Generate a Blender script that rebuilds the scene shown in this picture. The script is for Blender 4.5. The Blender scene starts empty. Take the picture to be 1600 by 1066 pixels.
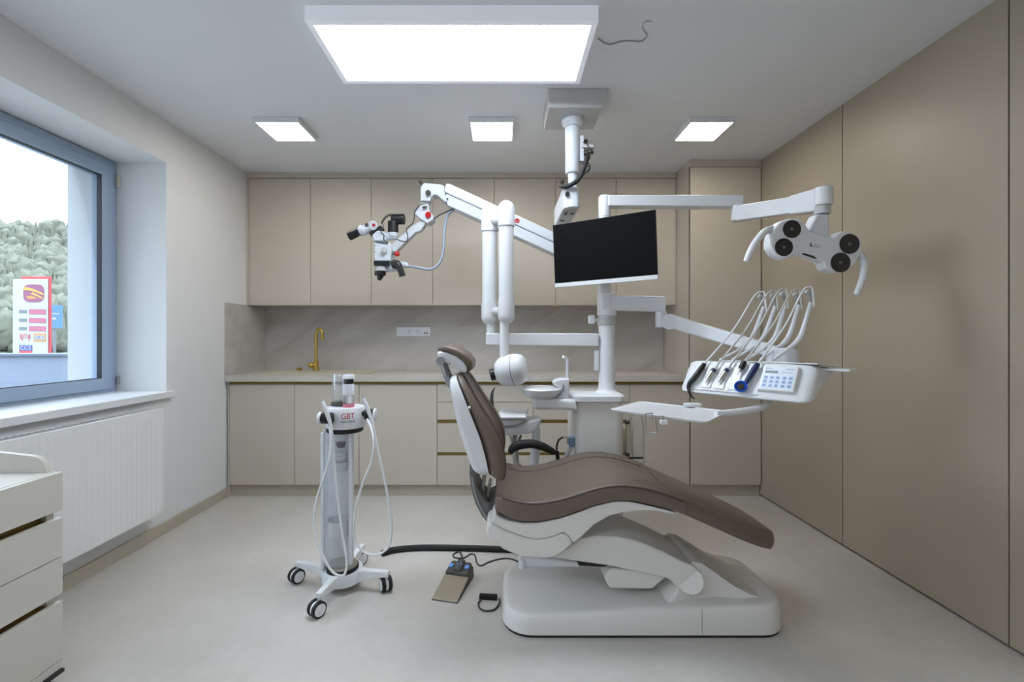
import bpy, bmesh, math, random
from mathutils import Vector, Matrix
random.seed(7)
R = math.radians
C = bpy.context.scene.collection
F, CX, CY, CAMZ = 711.1, 785.0, 527.0, 1.2      # focal length in pixels, vanishing point, eye height

def P(px, py, d):
    """world point seen at photo pixel (px,py) at distance d from the lens plane"""
    return Vector(((px - CX) * d / F, d, CAMZ - (py - CY) * d / F))

# ------------------------------------------------------------------ materials
def lin(c):
    return tuple(((v / 255) / 12.92 if v / 255 <= 0.04045 else ((v / 255 + 0.055) / 1.055) ** 2.4) for v in c) + (1,)

def base_mat(name):
    m = bpy.data.materials.new(name); m.use_nodes = True
    nt = m.node_tree
    return m, nt, nt.nodes['Principled BSDF']

def pm(name, col, rough=0.5, metal=0.0, var=0.03, scale=6.0, coat=0.0, spec=0.5, bump=0.0, bscale=200.0, rvar=0.0, trans=0.0):
    m, nt, b = base_mat(name)
    tc = nt.nodes.new('ShaderNodeTexCoord')
    nz = nt.nodes.new('ShaderNodeTexNoise'); nz.inputs['Scale'].default_value = scale; nz.inputs['Detail'].default_value = 4
    nt.links.new(tc.outputs['Object'], nz.inputs['Vector'])
    mx = nt.nodes.new('ShaderNodeMix'); mx.data_type = 'RGBA'
    c = lin(col)
    mx.inputs['A'].default_value = tuple(max(0, v * (1 - var)) for v in c[:3]) + (1,)
    mx.inputs['B'].default_value = tuple(min(1, v * (1 + var)) for v in c[:3]) + (1,)
    nt.links.new(nz.outputs['Fac'], mx.inputs['Factor'])
    nt.links.new(mx.outputs['Result'], b.inputs['Base Color'])
    b.inputs['Roughness'].default_value = rough
    b.inputs['Metallic'].default_value = metal
    b.inputs['Coat Weight'].default_value = coat
    b.inputs['Coat Roughness'].default_value = 0.08
    b.inputs['Specular IOR Level'].default_value = spec
    if trans: b.inputs['Transmission Weight'].default_value = trans
    if rvar:
        mr = nt.nodes.new('ShaderNodeMapRange')
        mr.inputs['To Min'].default_value = max(0.02, rough - rvar); mr.inputs['To Max'].default_value = min(1, rough + rvar)
        nt.links.new(nz.outputs['Fac'], mr.inputs['Value']); nt.links.new(mr.outputs['Result'], b.inputs['Roughness'])
    if bump:
        n2 = nt.nodes.new('ShaderNodeTexNoise'); n2.inputs['Scale'].default_value = bscale; n2.inputs['Detail'].default_value = 3
        nt.links.new(tc.outputs['Object'], n2.inputs['Vector'])
        bp = nt.nodes.new('ShaderNodeBump'); bp.inputs['Strength'].default_value = bump; bp.inputs['Distance'].default_value = 0.002
        nt.links.new(n2.outputs['Fac'], bp.inputs['Height']); nt.links.new(bp.outputs['Normal'], b.inputs['Normal'])
    return m

def marble(name, c1, c2, c3, rough=0.35):
    m, nt, b = base_mat(name)
    tc = nt.nodes.new('ShaderNodeTexCoord')
    mp = nt.nodes.new('ShaderNodeMapping'); mp.inputs['Rotation'].default_value = (0, R(33), 0)
    mp2 = nt.nodes.new('ShaderNodeMapping'); mp2.inputs['Scale'].default_value = (0.7, 2.4, 3.4)
    nt.links.new(tc.outputs['Object'], mp.inputs['Vector']); nt.links.new(mp.outputs['Vector'], mp2.inputs['Vector'])
    n1 = nt.nodes.new('ShaderNodeTexNoise'); n1.inputs['Scale'].default_value = 1.7; n1.inputs['Detail'].default_value = 7
    n1.inputs['Distortion'].default_value = 0.6; n1.inputs['Roughness'].default_value = 0.55
    nt.links.new(mp2.outputs['Vector'], n1.inputs['Vector'])
    cr = nt.nodes.new('ShaderNodeValToRGB')
    e = cr.color_ramp.elements
    e[0].position = 0.3; e[0].color = lin(c1); e[1].position = 0.7; e[1].color = lin(c3)
    k = e.new(0.5); k.color = lin(c2)
    nt.links.new(n1.outputs['Fac'], cr.inputs['Fac']); nt.links.new(cr.outputs['Color'], b.inputs['Base Color'])
    b.inputs['Roughness'].default_value = rough
    return m

def floor_mat():
    m, nt, b = base_mat('floor_vinyl')
    tc = nt.nodes.new('ShaderNodeTexCoord')
    n1 = nt.nodes.new('ShaderNodeTexNoise'); n1.inputs['Scale'].default_value = 1.6; n1.inputs['Detail'].default_value = 9; n1.inputs['Roughness'].default_value = 0.62
    n2 = nt.nodes.new('ShaderNodeTexNoise'); n2.inputs['Scale'].default_value = 28; n2.inputs['Detail'].default_value = 5
    for n in (n1, n2): nt.links.new(tc.outputs['Object'], n.inputs['Vector'])
    ad = nt.nodes.new('ShaderNodeMath'); ad.operation = 'MULTIPLY_ADD'; ad.inputs[1].default_value = 0.22
    nt.links.new(n2.outputs['Fac'], ad.inputs[0]); nt.links.new(n1.outputs['Fac'], ad.inputs[2])
    cr = nt.nodes.new('ShaderNodeValToRGB'); e = cr.color_ramp.elements
    e[0].position = 0.38; e[0].color = lin((186, 181, 173)); e[1].position = 0.86; e[1].color = lin((206, 202, 196))
    nt.links.new(ad.outputs[0], cr.inputs['Fac']); nt.links.new(cr.outputs['Color'], b.inputs['Base Color'])
    mr = nt.nodes.new('ShaderNodeMapRange'); mr.inputs['To Min'].default_value = 0.36; mr.inputs['To Max'].default_value = 0.52
    nt.links.new(n1.outputs['Fac'], mr.inputs['Value']); nt.links.new(mr.outputs['Result'], b.inputs['Roughness'])
    return m

def emis(name, col, strength):
    m = bpy.data.materials.new(name); m.use_nodes = True; nt = m.node_tree
    nt.nodes.clear()
    o = nt.nodes.new('ShaderNodeOutputMaterial'); e = nt.nodes.new('ShaderNodeEmission')
    e.inputs['Color'].default_value = lin(col); e.inputs['Strength'].default_value = strength
    nt.links.new(e.outputs[0], o.inputs['Surface'])
    return m

def clear(name, tint=(250, 252, 255), gloss=0.08, film=0.0, filmcol=(255, 255, 255)):
    """thin clear plastic or glass: see-through with a little mirror and optional milky film"""
    m = bpy.data.materials.new(name); m.use_nodes = True; nt = m.node_tree
    nt.nodes.clear()
    o = nt.nodes.new('ShaderNodeOutputMaterial')
    t = nt.nodes.new('ShaderNodeBsdfTransparent'); t.inputs['Color'].default_value = lin(tint)
    g = nt.nodes.new('ShaderNodeBsdfGlossy'); g.inputs['Roughness'].default_value = 0.03
    lw = nt.nodes.new('ShaderNodeLayerWeight'); lw.inputs['Blend'].default_value = 0.25
    ml = nt.nodes.new('ShaderNodeMath'); ml.operation = 'MULTIPLY_ADD'; ml.inputs[1].default_value = 0.5; ml.inputs[2].default_value = gloss * 0.4
    nt.links.new(lw.outputs['Fresnel'], ml.inputs[0])
    m1 = nt.nodes.new('ShaderNodeMixShader')
    nt.links.new(ml.outputs[0], m1.inputs['Fac']); nt.links.new(t.outputs[0], m1.inputs[1]); nt.links.new(g.outputs[0], m1.inputs[2])
    if film:
        d = nt.nodes.new('ShaderNodeBsdfDiffuse'); d.inputs['Color'].default_value = lin(filmcol)
        m2 = nt.nodes.new('ShaderNodeMixShader'); m2.inputs['Fac'].default_value = film
        nt.links.new(m1.outputs[0], m2.inputs[1]); nt.links.new(d.outputs[0], m2.inputs[2])
        nt.links.new(m2.outputs[0], o.inputs['Surface'])
    else:
        nt.links.new(m1.outputs[0], o.inputs['Surface'])
    return m

M = {}
M['wall'] = pm('wall_paint', (226, 227, 228), 0.85, var=0.01, bump=0.05, bscale=300)
M['facade'] = pm('facade_render', (172, 175, 178), 0.8, var=0.01)
M['ceil'] = pm('ceiling_paint', (226, 228, 231), 0.9, var=0.01)
M['floor'] = floor_mat()
M['skirt'] = pm('vinyl_skirting', (183, 175, 158), 0.5)
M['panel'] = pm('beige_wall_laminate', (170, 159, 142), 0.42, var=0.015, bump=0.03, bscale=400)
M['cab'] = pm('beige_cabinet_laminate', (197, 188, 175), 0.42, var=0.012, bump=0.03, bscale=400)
M['gap'] = pm('dark_gap', (60, 48, 36), 0.8)
M['gold_strip'] = pm('gold_anodised_channel', (140, 116, 66), 0.45, 0.5)
M['marble'] = marble('stone_worktop', (182, 175, 166), (195, 189, 181), (205, 200, 193))
M['splash'] = marble('stone_splash', (172, 166, 160), (187, 182, 177), (198, 194, 190), 0.4)
M['sink'] = pm('cream_composite', (206, 198, 180), 0.4)
M['gold'] = pm('polished_gold', (214, 182, 98), 0.18, 1.0, var=0.04)
M['white'] = pm('white_plastic', (226, 228, 231), 0.34, var=0.008, coat=0.1)
M['white_lacquer'] = pm('white_lacquer', (222, 223, 226), 0.3, var=0.008, coat=0.12)
M['base_white'] = pm('chair_base_plastic', (226, 224, 220), 0.4, var=0.01)
M['grey_plastic'] = pm('grey_plastic', (152, 153, 156), 0.45)
M['bracket'] = pm('bracket_grey', (104, 103, 101), 0.45)
M['dark_grey'] = pm('dark_grey_plastic', (74, 72, 70), 0.5)
M['black'] = pm('black_plastic', (22, 22, 23), 0.38, var=0.1)
M['rubber'] = pm('black_rubber', (16, 16, 17), 0.65, var=0.1)
M['leather'] = pm('brown_leatherette', (110, 96, 84), 0.44, var=0.05, scale=3, bump=0.12, bscale=500)
M['piping'] = pm('dark_brown_seam', (70, 58, 51), 0.5)
M['chrome'] = pm('chrome', (215, 215, 218), 0.14, 1.0, var=0.02)
M['steel'] = pm('brushed_steel', (192, 189, 178), 0.32, 1.0, var=0.04, scale=30)
M['wire'] = pm('dull_wire', (150, 150, 152), 0.35, 0.8)
M['mic_white'] = pm('microscope_enamel', (204, 208, 214), 0.36, var=0.008, coat=0.1)
M['navy'] = pm('navy_plastic', (30, 44, 90), 0.35)
M['blue'] = pm('blue_plastic', (24, 78, 190), 0.3)
M['lightblue'] = pm('light_blue_button', (98, 150, 225), 0.4)
M['slate'] = pm('slate_blue_plastic', (104, 122, 146), 0.45)
M['red'] = pm('red_plastic', (196, 26, 30), 0.35)
M['screen'] = pm('black_screen', (7, 7, 8), 0.45, var=0.2, spec=0.12)
M['hose_grey'] = pm('grey_silicone_hose', (196, 196, 190), 0.45)
M['hose_white'] = pm('white_silicone_hose', (226, 227, 229), 0.4)
M['hose_blue'] = pm('blue_grey_hose', (158, 166, 180), 0.45)
M['cable'] = pm('dark_grey_cable', (58, 58, 60), 0.5)
M['frame'] = pm('grey_window_frame', (152, 170, 192), 0.4)
M['gasket'] = pm('window_gasket', (28, 36, 46), 0.6)
M['glass'] = clear('window_glass', (247, 250, 252), 0.06)
M['acrylic'] = clear('clear_acrylic', (253, 254, 255), 0.10, 0.05)
M['milky'] = clear('milky_tube', (253, 254, 255), 0.06, 0.11, (240, 243, 247))
m_, nt_, b_ = base_mat('translucent_plastic')
b_.inputs['Base Color'].default_value = lin((240, 243, 247)); b_.inputs['Roughness'].default_value = 0.45
tr_ = nt_.nodes.new('ShaderNodeBsdfTranslucent'); tr_.inputs['Color'].default_value = lin((240, 243, 247))
mx_ = nt_.nodes.new('ShaderNodeMixShader'); mx_.inputs['Fac'].default_value = 0.55
nt_.links.new(b_.outputs[0], mx_.inputs[1]); nt_.links.new(tr_.outputs[0], mx_.inputs[2]); nt_.links.new(mx_.outputs[0], nt_.nodes['Material Output'].inputs['Surface'])
M['translucent'] = m_
M['pink'] = pm('pink_powder', (222, 120, 140), 0.7)
M['label'] = pm('white_label', (214, 216, 220), 0.5)
M['light_grey'] = pm('light_grey_print', (150, 158, 170), 0.5)
M['display'] = pm('grey_display', (104, 112, 122), 0.3)
M['keypad'] = pm('keypad_film', (214, 222, 234), 0.35)
M['key'] = pm('pale_blue_key', (150, 178, 220), 0.4)
M['lens'] = pm('lamp_lens', (24, 24, 26), 0.12, var=0.2, coat=0.6)
M['mount'] = pm('grey_mount_cover', (188, 188, 187), 0.5)
M['rad'] = pm('radiator_enamel', (232, 233, 233), 0.35, var=0.005)
M['cart'] = pm('cart_laminate', (204, 200, 191), 0.45, var=0.01)
M['lamp_big'] = emis('panel_diffuser', (232, 243, 255), 18.0)
M['lamp_small'] = emis('spot_diffuser', (255, 246, 231), 19.0)
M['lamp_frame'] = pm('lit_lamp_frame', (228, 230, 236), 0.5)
b_ = M['lamp_frame'].node_tree.nodes['Principled BSDF']; b_.inputs['Emission Color'].default_value = (0.85, 0.9, 1, 1); b_.inputs['Emission Strength'].default_value = 0.2  # weak glow added so the frame looks lit through from inside
M['sign_white'] = pm('sign_white', (156, 158, 161), 0.5)
M['sign_red'] = pm('sign_red', (165, 60, 68), 0.5)
M['sign_mauve'] = pm('sign_mauve', (122, 72, 100), 0.5)
M['sign_yellow'] = pm('sign_yellow', (168, 142, 66), 0.5)
M['sign_orange'] = pm('sign_orange', (164, 120, 72), 0.5)
M['sign_blue'] = pm('sign_blue', (76, 116, 160), 0.5)
M['sign_navy'] = pm('sign_navy', (66, 80, 136), 0.5)
M['sign_grey'] = pm('sign_grey', (100, 106, 112), 0.5)
M['sign_price'] = pm('sign_price', (150, 88, 108), 0.5, var=0.3, scale=9)
M['parapet'] = pm('grey_render', (110, 122, 138), 0.8, var=0.06)
M['coping'] = pm('slate_coping', (78, 90, 110), 0.6)
M['road'] = pm('pale_ground', (150, 148, 143), 0.9, var=0.08, scale=0.6)
M['leaf'] = pm('hazy_conifer_green', (104, 106, 94), 0.95, var=0.3, scale=0.9, spec=0.1)
M['hill'] = pm('hill_green', (104, 111, 106), 0.95, var=0.2, scale=0.4, spec=0.1)

# ------------------------------------------------------------------ object helpers
def worldloc(o):
    v = Vector((0, 0, 0))
    while o is not None:
        v += o.location; o = o.parent
    return v

def tag(o, label=None, cat=None, group=None, kind=None):
    if label: o['label'] = label
    if cat: o['category'] = cat
    if group: o['group'] = group
    if kind: o['kind'] = kind
    return o

def thing(name, label, cat, loc, group=None):
    o = bpy.data.objects.new(name, None); C.objects.link(o)
    o.location = loc; o.empty_display_size = 0.05
    return tag(o, label, cat, group)

def structure(name, loc=(0, 0, 0)):
    o = bpy.data.objects.new(name, None); C.objects.link(o); o.location = loc; o['kind'] = 'structure'
    return o

def cr(pts, n=8):
    pts = [Vector(p) for p in pts]
    if len(pts) < 3: return pts
    out = []
    ext = [pts[0] * 2 - pts[1]] + pts + [pts[-1] * 2 - pts[-2]]
    for i in range(1, len(ext) - 2):
        p0, p1, p2, p3 = ext[i - 1:i + 3]
        for k in range(n):
            t = k / n
            out.append(0.5 * ((2 * p1) + (p2 - p0) * t + (2 * p0 - 5 * p1 + 4 * p2 - p3) * t * t + (3 * p1 - p0 - 3 * p2 + p3) * t ** 3))
    out.append(pts[-1])
    return out

class MB:
    def __init__(s, M=None):
        s.bm = bmesh.new(); s.M = M
    def v(s, co): return s.bm.verts.new(co)
    def face(s, vs):
        try: return s.bm.faces.new(vs)
        except ValueError: return None
    def loft(s, rings, cap=True, closed=False):
        rv = [[s.v(p) for p in r] for r in rings]
        n = len(rv[0])
        m = len(rv)
        for i in range(m if closed else m - 1):
            a, b = rv[i], rv[(i + 1) % m]
            for k in range(n):
                s.face((a[k], a[(k + 1) % n], b[(k + 1) % n], b[k]))
        if cap and not closed:
            s.face(rv[0][::-1]); s.face(rv[-1])
        return s
    def box(s, a, b):
        x0, y0, z0 = a; x1, y1, z1 = b
        return s.loft([[(x0, y0, z0), (x1, y0, z0), (x1, y1, z0), (x0, y1, z0)], [(x0, y0, z1), (x1, y0, z1), (x1, y1, z1), (x0, y1, z1)]])
    def cyl(s, a, b, r0, r1=None, n=24):
        a, b = Vector(a), Vector(b); r1 = r0 if r1 is None else r1
        t = (b - a).normalized(); u = t.orthogonal().normalized(); w = t.cross(u)
        ring = lambda c, r: [c + (u * math.cos(2 * math.pi * k / n) + w * math.sin(2 * math.pi * k / n)) * r for k in range(n)]
        return s.loft([ring(a, r0), ring(b, r1)])
    def spin(s, a, axis, prof, n=28):
        """solid of revolution: prof = [(distance along axis, radius)]"""
        a, t = Vector(a), Vector(axis).normalized(); u = t.orthogonal().normalized(); w = t.cross(u)
        return s.loft([[a + t * h + (u * math.cos(2 * math.pi * k / n) + w * math.sin(2 * math.pi * k / n)) * max(r, 1e-4) for k in range(n)] for h, r in prof])
    def tube(s, pts, r, n=10, sub=8, flat=None):
        rs = r if isinstance(r, (list, tuple)) else None
        P_ = cr(pts, sub) if len(pts) > 2 else [Vector(p) for p in pts]
        m = len(P_); rings = []; u = None
        for i, p in enumerate(P_):
            t = (P_[min(i + 1, m - 1)] - P_[max(i - 1, 0)]).normalized()
            if u is None: u = t.orthogonal().normalized()
            u = (u - t * u.dot(t))
            u = u.normalized() if u.length > 1e-6 else t.orthogonal().normalized()
            w = t.cross(u)
            if rs:
                f = i / (m - 1) * (len(rs) - 1); k = min(int(f), len(rs) - 2); rad = rs[k] + (rs[k + 1] - rs[k]) * (f - k)
            else: rad = r
            rings.append([p + (u * math.cos(2 * math.pi * k / n) + w * math.sin(2 * math.pi * k / n)) * rad for k in range(n)])
        return s.loft(rings)
    def prism(s, poly, d0, d1):
        """photo outline at distance d0, carried straight back to d1 (true depth)"""
        a = [P(x, y, d0) for x, y in poly]
        return s.loft([a, [Vector((p.x, d1, p.z)) for p in a]])
    def prism_xz(s, poly, y0, y1):
        return s.loft([[(x, y0, z) for x, z in poly], [(x, y1, z) for x, z in poly]])
    def ball(s, c, r, sc=(1, 1, 1), n=20):
        c = Vector(c)
        return s.loft([[c + Vector((math.sin(t) * math.cos(2 * math.pi * k / n) * r * sc[0], math.sin(t) * math.sin(2 * math.pi * k / n) * r * sc[1], math.cos(t) * r * sc[2])) for k in range(n)] for t in [math.pi * (i + 0.02) / 12.04 for i in range(13)]])
    def disc_stack(s, c, axis, r, h, n=24): return s.cyl(Vector(c), Vector(c) + Vector(axis).normalized() * h, r, n=n)
    def build(s, name, mat, parent=None, bevel=0, seg=3, smooth=True, ang=38, label=None):
        bm = s.bm
        if s.M is not None: bm.transform(s.M)
        off = worldloc(parent) if parent is not None else None
        if off is not None: bm.transform(Matrix.Translation(-off))
        bmesh.ops.recalc_face_normals(bm, faces=bm.faces)
        me = bpy.data.meshes.new(name); bm.to_mesh(me); bm.free()
        if smooth:
            for p in me.polygons: p.use_smooth = True
            me.set_sharp_from_angle(angle=R(ang))
        me.materials.append(mat)
        o = bpy.data.objects.new(name, me); C.objects.link(o)
        if parent is not None: o.parent = parent
        if bevel:
            md = o.modifiers.new('bevel', 'BEVEL'); md.width = bevel; md.segments = seg; md.limit_method = 'ANGLE'; md.angle_limit = R(35); md.harden_normals = True
        if label: o['label'] = label
        return o

def text(name, body, size, M4, mat, parent, bend=None, extrude=0.0004, align='CENTER', sx=1.0):
    cu = bpy.data.curves.new(name, 'FONT'); cu.body = body; cu.size = size; cu.align_x = align; cu.align_y = 'CENTER'; cu.extrude = extrude
    tmp = bpy.data.objects.new('tmp', cu); C.objects.link(tmp)
    dg = bpy.context.evaluated_depsgraph_get(); me = bpy.data.meshes.new_from_object(tmp.evaluated_get(dg))
    bpy.data.objects.remove(tmp); bpy.data.curves.remove(cu)
    me.name = name
    for v in me.vertices:
        x, y, z = v.co; x *= sx
        if bend:
            a = x / bend; v.co = Vector((math.sin(a) * (bend + z), y, math.cos(a) * (bend + z) - bend))
        else: v.co = Vector((x, y, z))
    me.transform(M4)
    if parent is not None: me.transform(Matrix.Translation(-worldloc(parent)))
    me.materials.clear(); me.materials.append(mat)
    o = bpy.data.objects.new(name, me); C.objects.link(o)
    if parent is not None: o.parent = parent
    return o

def basis(o, x, y):
    """4x4 with origin o, x axis, y axis (z = x cross y)"""
    x = Vector(x).normalized(); y = Vector(y); y = (y - x * y.dot(x)).normalized(); z = x.cross(y)
    m = Matrix((x, y, z)).transposed().to_4x4(); m.translation = Vector(o); return m

FACE = lambda p: basis(p, (1, 0, 0), (0, 0, 1))      # writing that faces the camera side (-Y)

def rrect(x0, z0, x1, z1, r, n=6):
    out = []
    for cx, cz, a0 in ((x1 - r, z1 - r, 0), (x0 + r, z1 - r, 90), (x0 + r, z0 + r, 180), (x1 - r, z0 + r, 270)):
        for k in range(n + 1):
            a = R(a0 + 90 * k / n); out.append((cx + r * math.cos(a), cz + r * math.sin(a)))
    return out

def copy_tree(o, parent=None):
    c = o.copy(); C.objects.link(c)
    if parent is not None: c.parent = parent
    for ch in [x for x in C.objects if x.parent == o]: copy_tree(ch, c)
    return c

# ------------------------------------------------------------------ room shell
XL, XR, YB, YF, ZC = -2.075, 1.95, 3.98, -1.7, 2.535
DF = 3.42                                            # front of the base and tall cabinets
WY0, WY1, WZ0, WZ1 = 0.6, 2.81, 0.828, 2.28          # window opening
tag(MB().box((XL - 0.6, YF - 0.15, -0.1), (XR + 0.2, YB + 0.15, 0)).build('floor', M['floor'], smooth=False), kind='structure')
tag(MB().box((XL - 0.6, YF - 0.15, ZC), (XR + 0.2, YB + 0.15, ZC + 0.1)).build('ceiling', M['ceil'], smooth=False), kind='structure')
tag(MB().box((XL - 0.6, YB, 0), (XR + 0.2, YB + 0.15, ZC)).build('wall_back', M['wall'], smooth=False), kind='structure')
tag(MB().box((XL - 0.6, YF - 0.15, 0), (XR + 0.2, YF, ZC)).build('wall_front', M['wall'], smooth=False), kind='structure')
w = MB(); T = XL - 0.395
WB0, WB1 = -1.45, 0.25                               # opening of the added window behind the camera
w.box((T, YF, 0), (XL, WB0, ZC)).box((T, WB1, 0), (XL, WY0, ZC)).box((T, WY1, 0), (XL, YB, ZC))
for a_, b_ in ((WY0, WY1), (WB0, WB1)): w.box((T, a_, 0), (XL, b_, WZ0)).box((T, a_, WZ1), (XL, b_, ZC))
wl = tag(w.build('wall_left', M['wall'], smooth=False), kind='structure')
w = MB(); T0, T1 = XL - 0.6, XL - 0.3955
w.box((T0, YF, -0.6), (T1, WB0, ZC)).box((T0, WB1, -0.6), (T1, WY0, ZC)).box((T0, WY1 - 0.01, -0.6), (T1, YB, ZC))
for a_, b_ in ((WY0, WY1 - 0.01), (WB0, WB1)): w.box((T0, a_, -0.6), (T1, b_, WZ0)).box((T0, a_, WZ1), (T1, b_, ZC))
w.build('facade', M['facade'], wl, smooth=False)
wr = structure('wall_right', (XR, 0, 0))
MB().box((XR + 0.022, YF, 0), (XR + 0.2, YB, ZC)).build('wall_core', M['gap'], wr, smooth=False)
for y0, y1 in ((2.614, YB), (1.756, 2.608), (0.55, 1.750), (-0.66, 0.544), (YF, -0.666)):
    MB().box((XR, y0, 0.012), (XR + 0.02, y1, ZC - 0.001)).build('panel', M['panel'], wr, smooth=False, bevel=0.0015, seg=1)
bl = MB().box((XL + 0.0005, YF, 0), (XL + 0.012, DF + 0.02, 0.07)).build('baseboard_left', M['skirt'], bevel=0.003, seg=2); tag(bl, kind='structure')

# window 1
FX0, FX1 = XL - 0.292, XL - 0.37
SZ = 0.868
def ringframe(y0, y1, z0, z1, wd, x0, x1):
    m = MB()
    a = [(y0, z0), (y1, z0), (y1, z1), (y0, z1)]; b = [(y0 + wd, z0 + wd), (y1 - wd, z0 + wd), (y1 - wd, z1 - wd), (y0 + wd, z1 - wd)]
    m.loft([[(x0, y, z) for y, z in a], [(x0, y, z) for y, z in b], [(x1, y, z) for y, z in b], [(x1, y, z) for y, z in a]], cap=False, closed=True)
    return m
fill_win = structure('fill_window', (XL - 0.29, (WB0 + WB1) / 2, WZ0 + 0.04))  # window added out of view to let in more daylight
ringframe(WB0, WB1, SZ - 0.03, WZ1 - 0.004, 0.11, FX0 - 0.012, FX1).build('window_frame', M['frame'], fill_win, bevel=0.004, seg=2)
MB().box((FX0 - 0.025, WB0 + 0.1, SZ + 0.07), (FX0 - 0.031, WB1 - 0.1, WZ1 - 0.1)).build('pane', M['glass'], fill_win, smooth=False)
MB().box((FX1 + 0.02, WB0 + 0.001, SZ - 0.039), (XL + 0.03, WB1 - 0.001, SZ)).build('window_sill', M['white'], fill_win, bevel=0.005)
win = structure('window_1', (XL - 0.29, (WY0 + WY1) / 2, WZ0 + 0.04))
ringframe(WY0, WY1 - 0.004, SZ - 0.03, WZ1 - 0.004, 0.062, FX0 - 0.012, FX1).build('outer_frame', M['frame'], win, bevel=0.004, seg=2)
ringframe(WY0 + 0.045, WY1 - 0.048, SZ + 0.018, WZ1 - 0.048, 0.07, FX0, FX1 + 0.01).build('sash', M['frame'], win, bevel=0.005, seg=2)
ringframe(WY0 + 0.112, WY1 - 0.115, SZ + 0.085, WZ1 - 0.115, 0.006, FX0 - 0.004, FX0 - 0.03).build('gasket', M['gasket'], win)
MB().box((FX0 - 0.025, WY0 + 0.115, SZ + 0.088), (FX0 - 0.031, WY1 - 0.118, WZ1 - 0.118)).build('pane', M['glass'], win, smooth=False)
MB().box((FX0 - 0.005, WY1 - 0.018, 2.12), (FX0 + 0.012, WY1 - 0.0045, 2.2)).build('hinge', M['sink'], win, bevel=0.003)
MB().box((FX0 - 0.005, WY1 - 0.018, 0.91), (FX0 + 0.012, WY1 - 0.0045, 0.96)).build('hinge', M['grey_plastic'], win, bevel=0.003)
MB().box((FX1 + 0.02, WY0 + 0.001, SZ - 0.039), (XL, WY1 - 0.001, SZ)).box((XL, WY0 - 0.03, SZ - 0.04), (XL + 0.036, WY1 + 0.028, SZ)).build('window_sill', M['white'], win, bevel=0.005)

# ------------------------------------------------------------------ radiator
rad = thing('radiator', 'white ribbed panel radiator on the left wall under the window sill', 'radiator', (-2.0, 2.0, 0.18))
RX = -1.972
pr = []
y = 0.9
m = MB()
ys = []
k = 0
while y < 2.625:
    ys.append(y); y += 0.0333
prof = [(RX + 0.0, 0.86)]
for yy in ys[1:]:
    prof += [(RX, yy - 0.010), (RX - 0.003, yy - 0.005), (RX - 0.003, yy + 0.005), (RX, yy + 0.010)]
prof.append((RX, 2.65))
ring = lambda z: [(x, yy, z) for x, yy in prof] + [(RX - 0.012, 2.65, z), (RX - 0.012, 0.86, z)]
flat = lambda z: [(RX, yy, z) for x, yy in prof] + [(RX - 0.012, 2.65, z), (RX - 0.012, 0.86, z)]
m.loft([flat(0.182), flat(0.208), ring(0.222), ring(0.745), flat(0.758), flat(0.786)])
m.build('front_panel', M['rad'], rad, ang=25)
MB().box((RX - 0.085, 0.87, 0.2), (RX - 0.075, 2.64, 0.775)).build('back_panel', M['rad'], rad)
MB().box((RX - 0.088, 2.638, 0.19), (RX - 0.0125, 2.648, 0.784)).build('side_cover', M['rad'], rad, bevel=0.002)
g = MB()
g.box((RX - 0.088, 0.86, 0.78), (RX - 0.082, 2.637, 0.788)); g.box((RX - 0.019, 0.86, 0.78), (RX - 0.0125, 2.637, 0.788))
for i in range(58): g.box((RX - 0.083, 0.87 + i * 0.0305, 0.778), (RX - 0.017, 0.873 + i * 0.0305, 0.786))
g.build('top_grille', M['rad'], rad)
for yy in (1.1, 2.4): MB().box((XL + 0.0005, yy - 0.02, 0.25), (RX - 0.084, yy + 0.02, 0.7)).build('bracket', M['rad'], rad)

# ------------------------------------------------------------------ drawer cart on the left
cart = thing('drawer_cart', 'pale beige drawer cart on castors at the left edge, in front of the radiator', 'drawer cart', (-1.71, 1.1, 0))
CXF, CYE, CY0 = -1.487, 1.54, 0.72
MB().box((-1.93, CY0 + 0.01, 0.085), (CXF - 0.045, CYE - 0.012, 0.73)).build('carcass', M['cart'], cart, bevel=0.001)
for z0, z1 in ((0.617, 0.745), (0.461, 0.591), (0.335, 0.458), (0.113, 0.309)):
    d_ = MB().box((CXF - 0.019, CY0, z0), (CXF, CYE, z1)).build('drawer', M['cart'], cart, bevel=0.0012, seg=1)
for z0, z1 in ((0.591, 0.617), (0.309, 0.335)):
    MB().box((CXF - 0.044, CY0 + 0.02, z0 - 0.01), (CXF - 0.0195, CYE - 0.036, z0)).box((CXF - 0.044, CY0 + 0.02, z0), (CXF - 0.038, CYE - 0.036, z1)).build('grip_channel', M['gold_strip'], cart)
    MB().box((CXF - 0.044, CYE - 0.036, z0), (CXF - 0.0195, CYE - 0.012, z1)).build('end_block', M['cart'], cart)
MB().box((CXF - 0.019, CY0, 0.085), (CXF, CYE, 0.111)).build('bottom_rail', M['cart'], cart, bevel=0.001, seg=1)
MB().box((-1.93, CY0, 0.7302), (CXF - 0.0195, CYE, 0.746)).build('top_board', M['cart'], cart, bevel=0.001, seg=1)
poly = [(-1.93, 0.746), (-1.525, 0.746)]
for k in range(7):
    a = R(0 + 90 * k / 6); poly.append((-1.575 + 0.05 * math.cos(a), 0.752 + 0.05 * math.sin(a)))
poly += [(-1.93, 0.842)]
MB().prism_xz(poly, CYE - 0.019, CYE - 0.001).build('end_rim', M['cart'], cart, bevel=0.001, seg=1)
MB().box((-1.93, CY0, 0.746), (-1.912, CYE - 0.02, 0.842)).build('back_rim', M['cart'], cart, bevel=0.001, seg=1)
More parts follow.
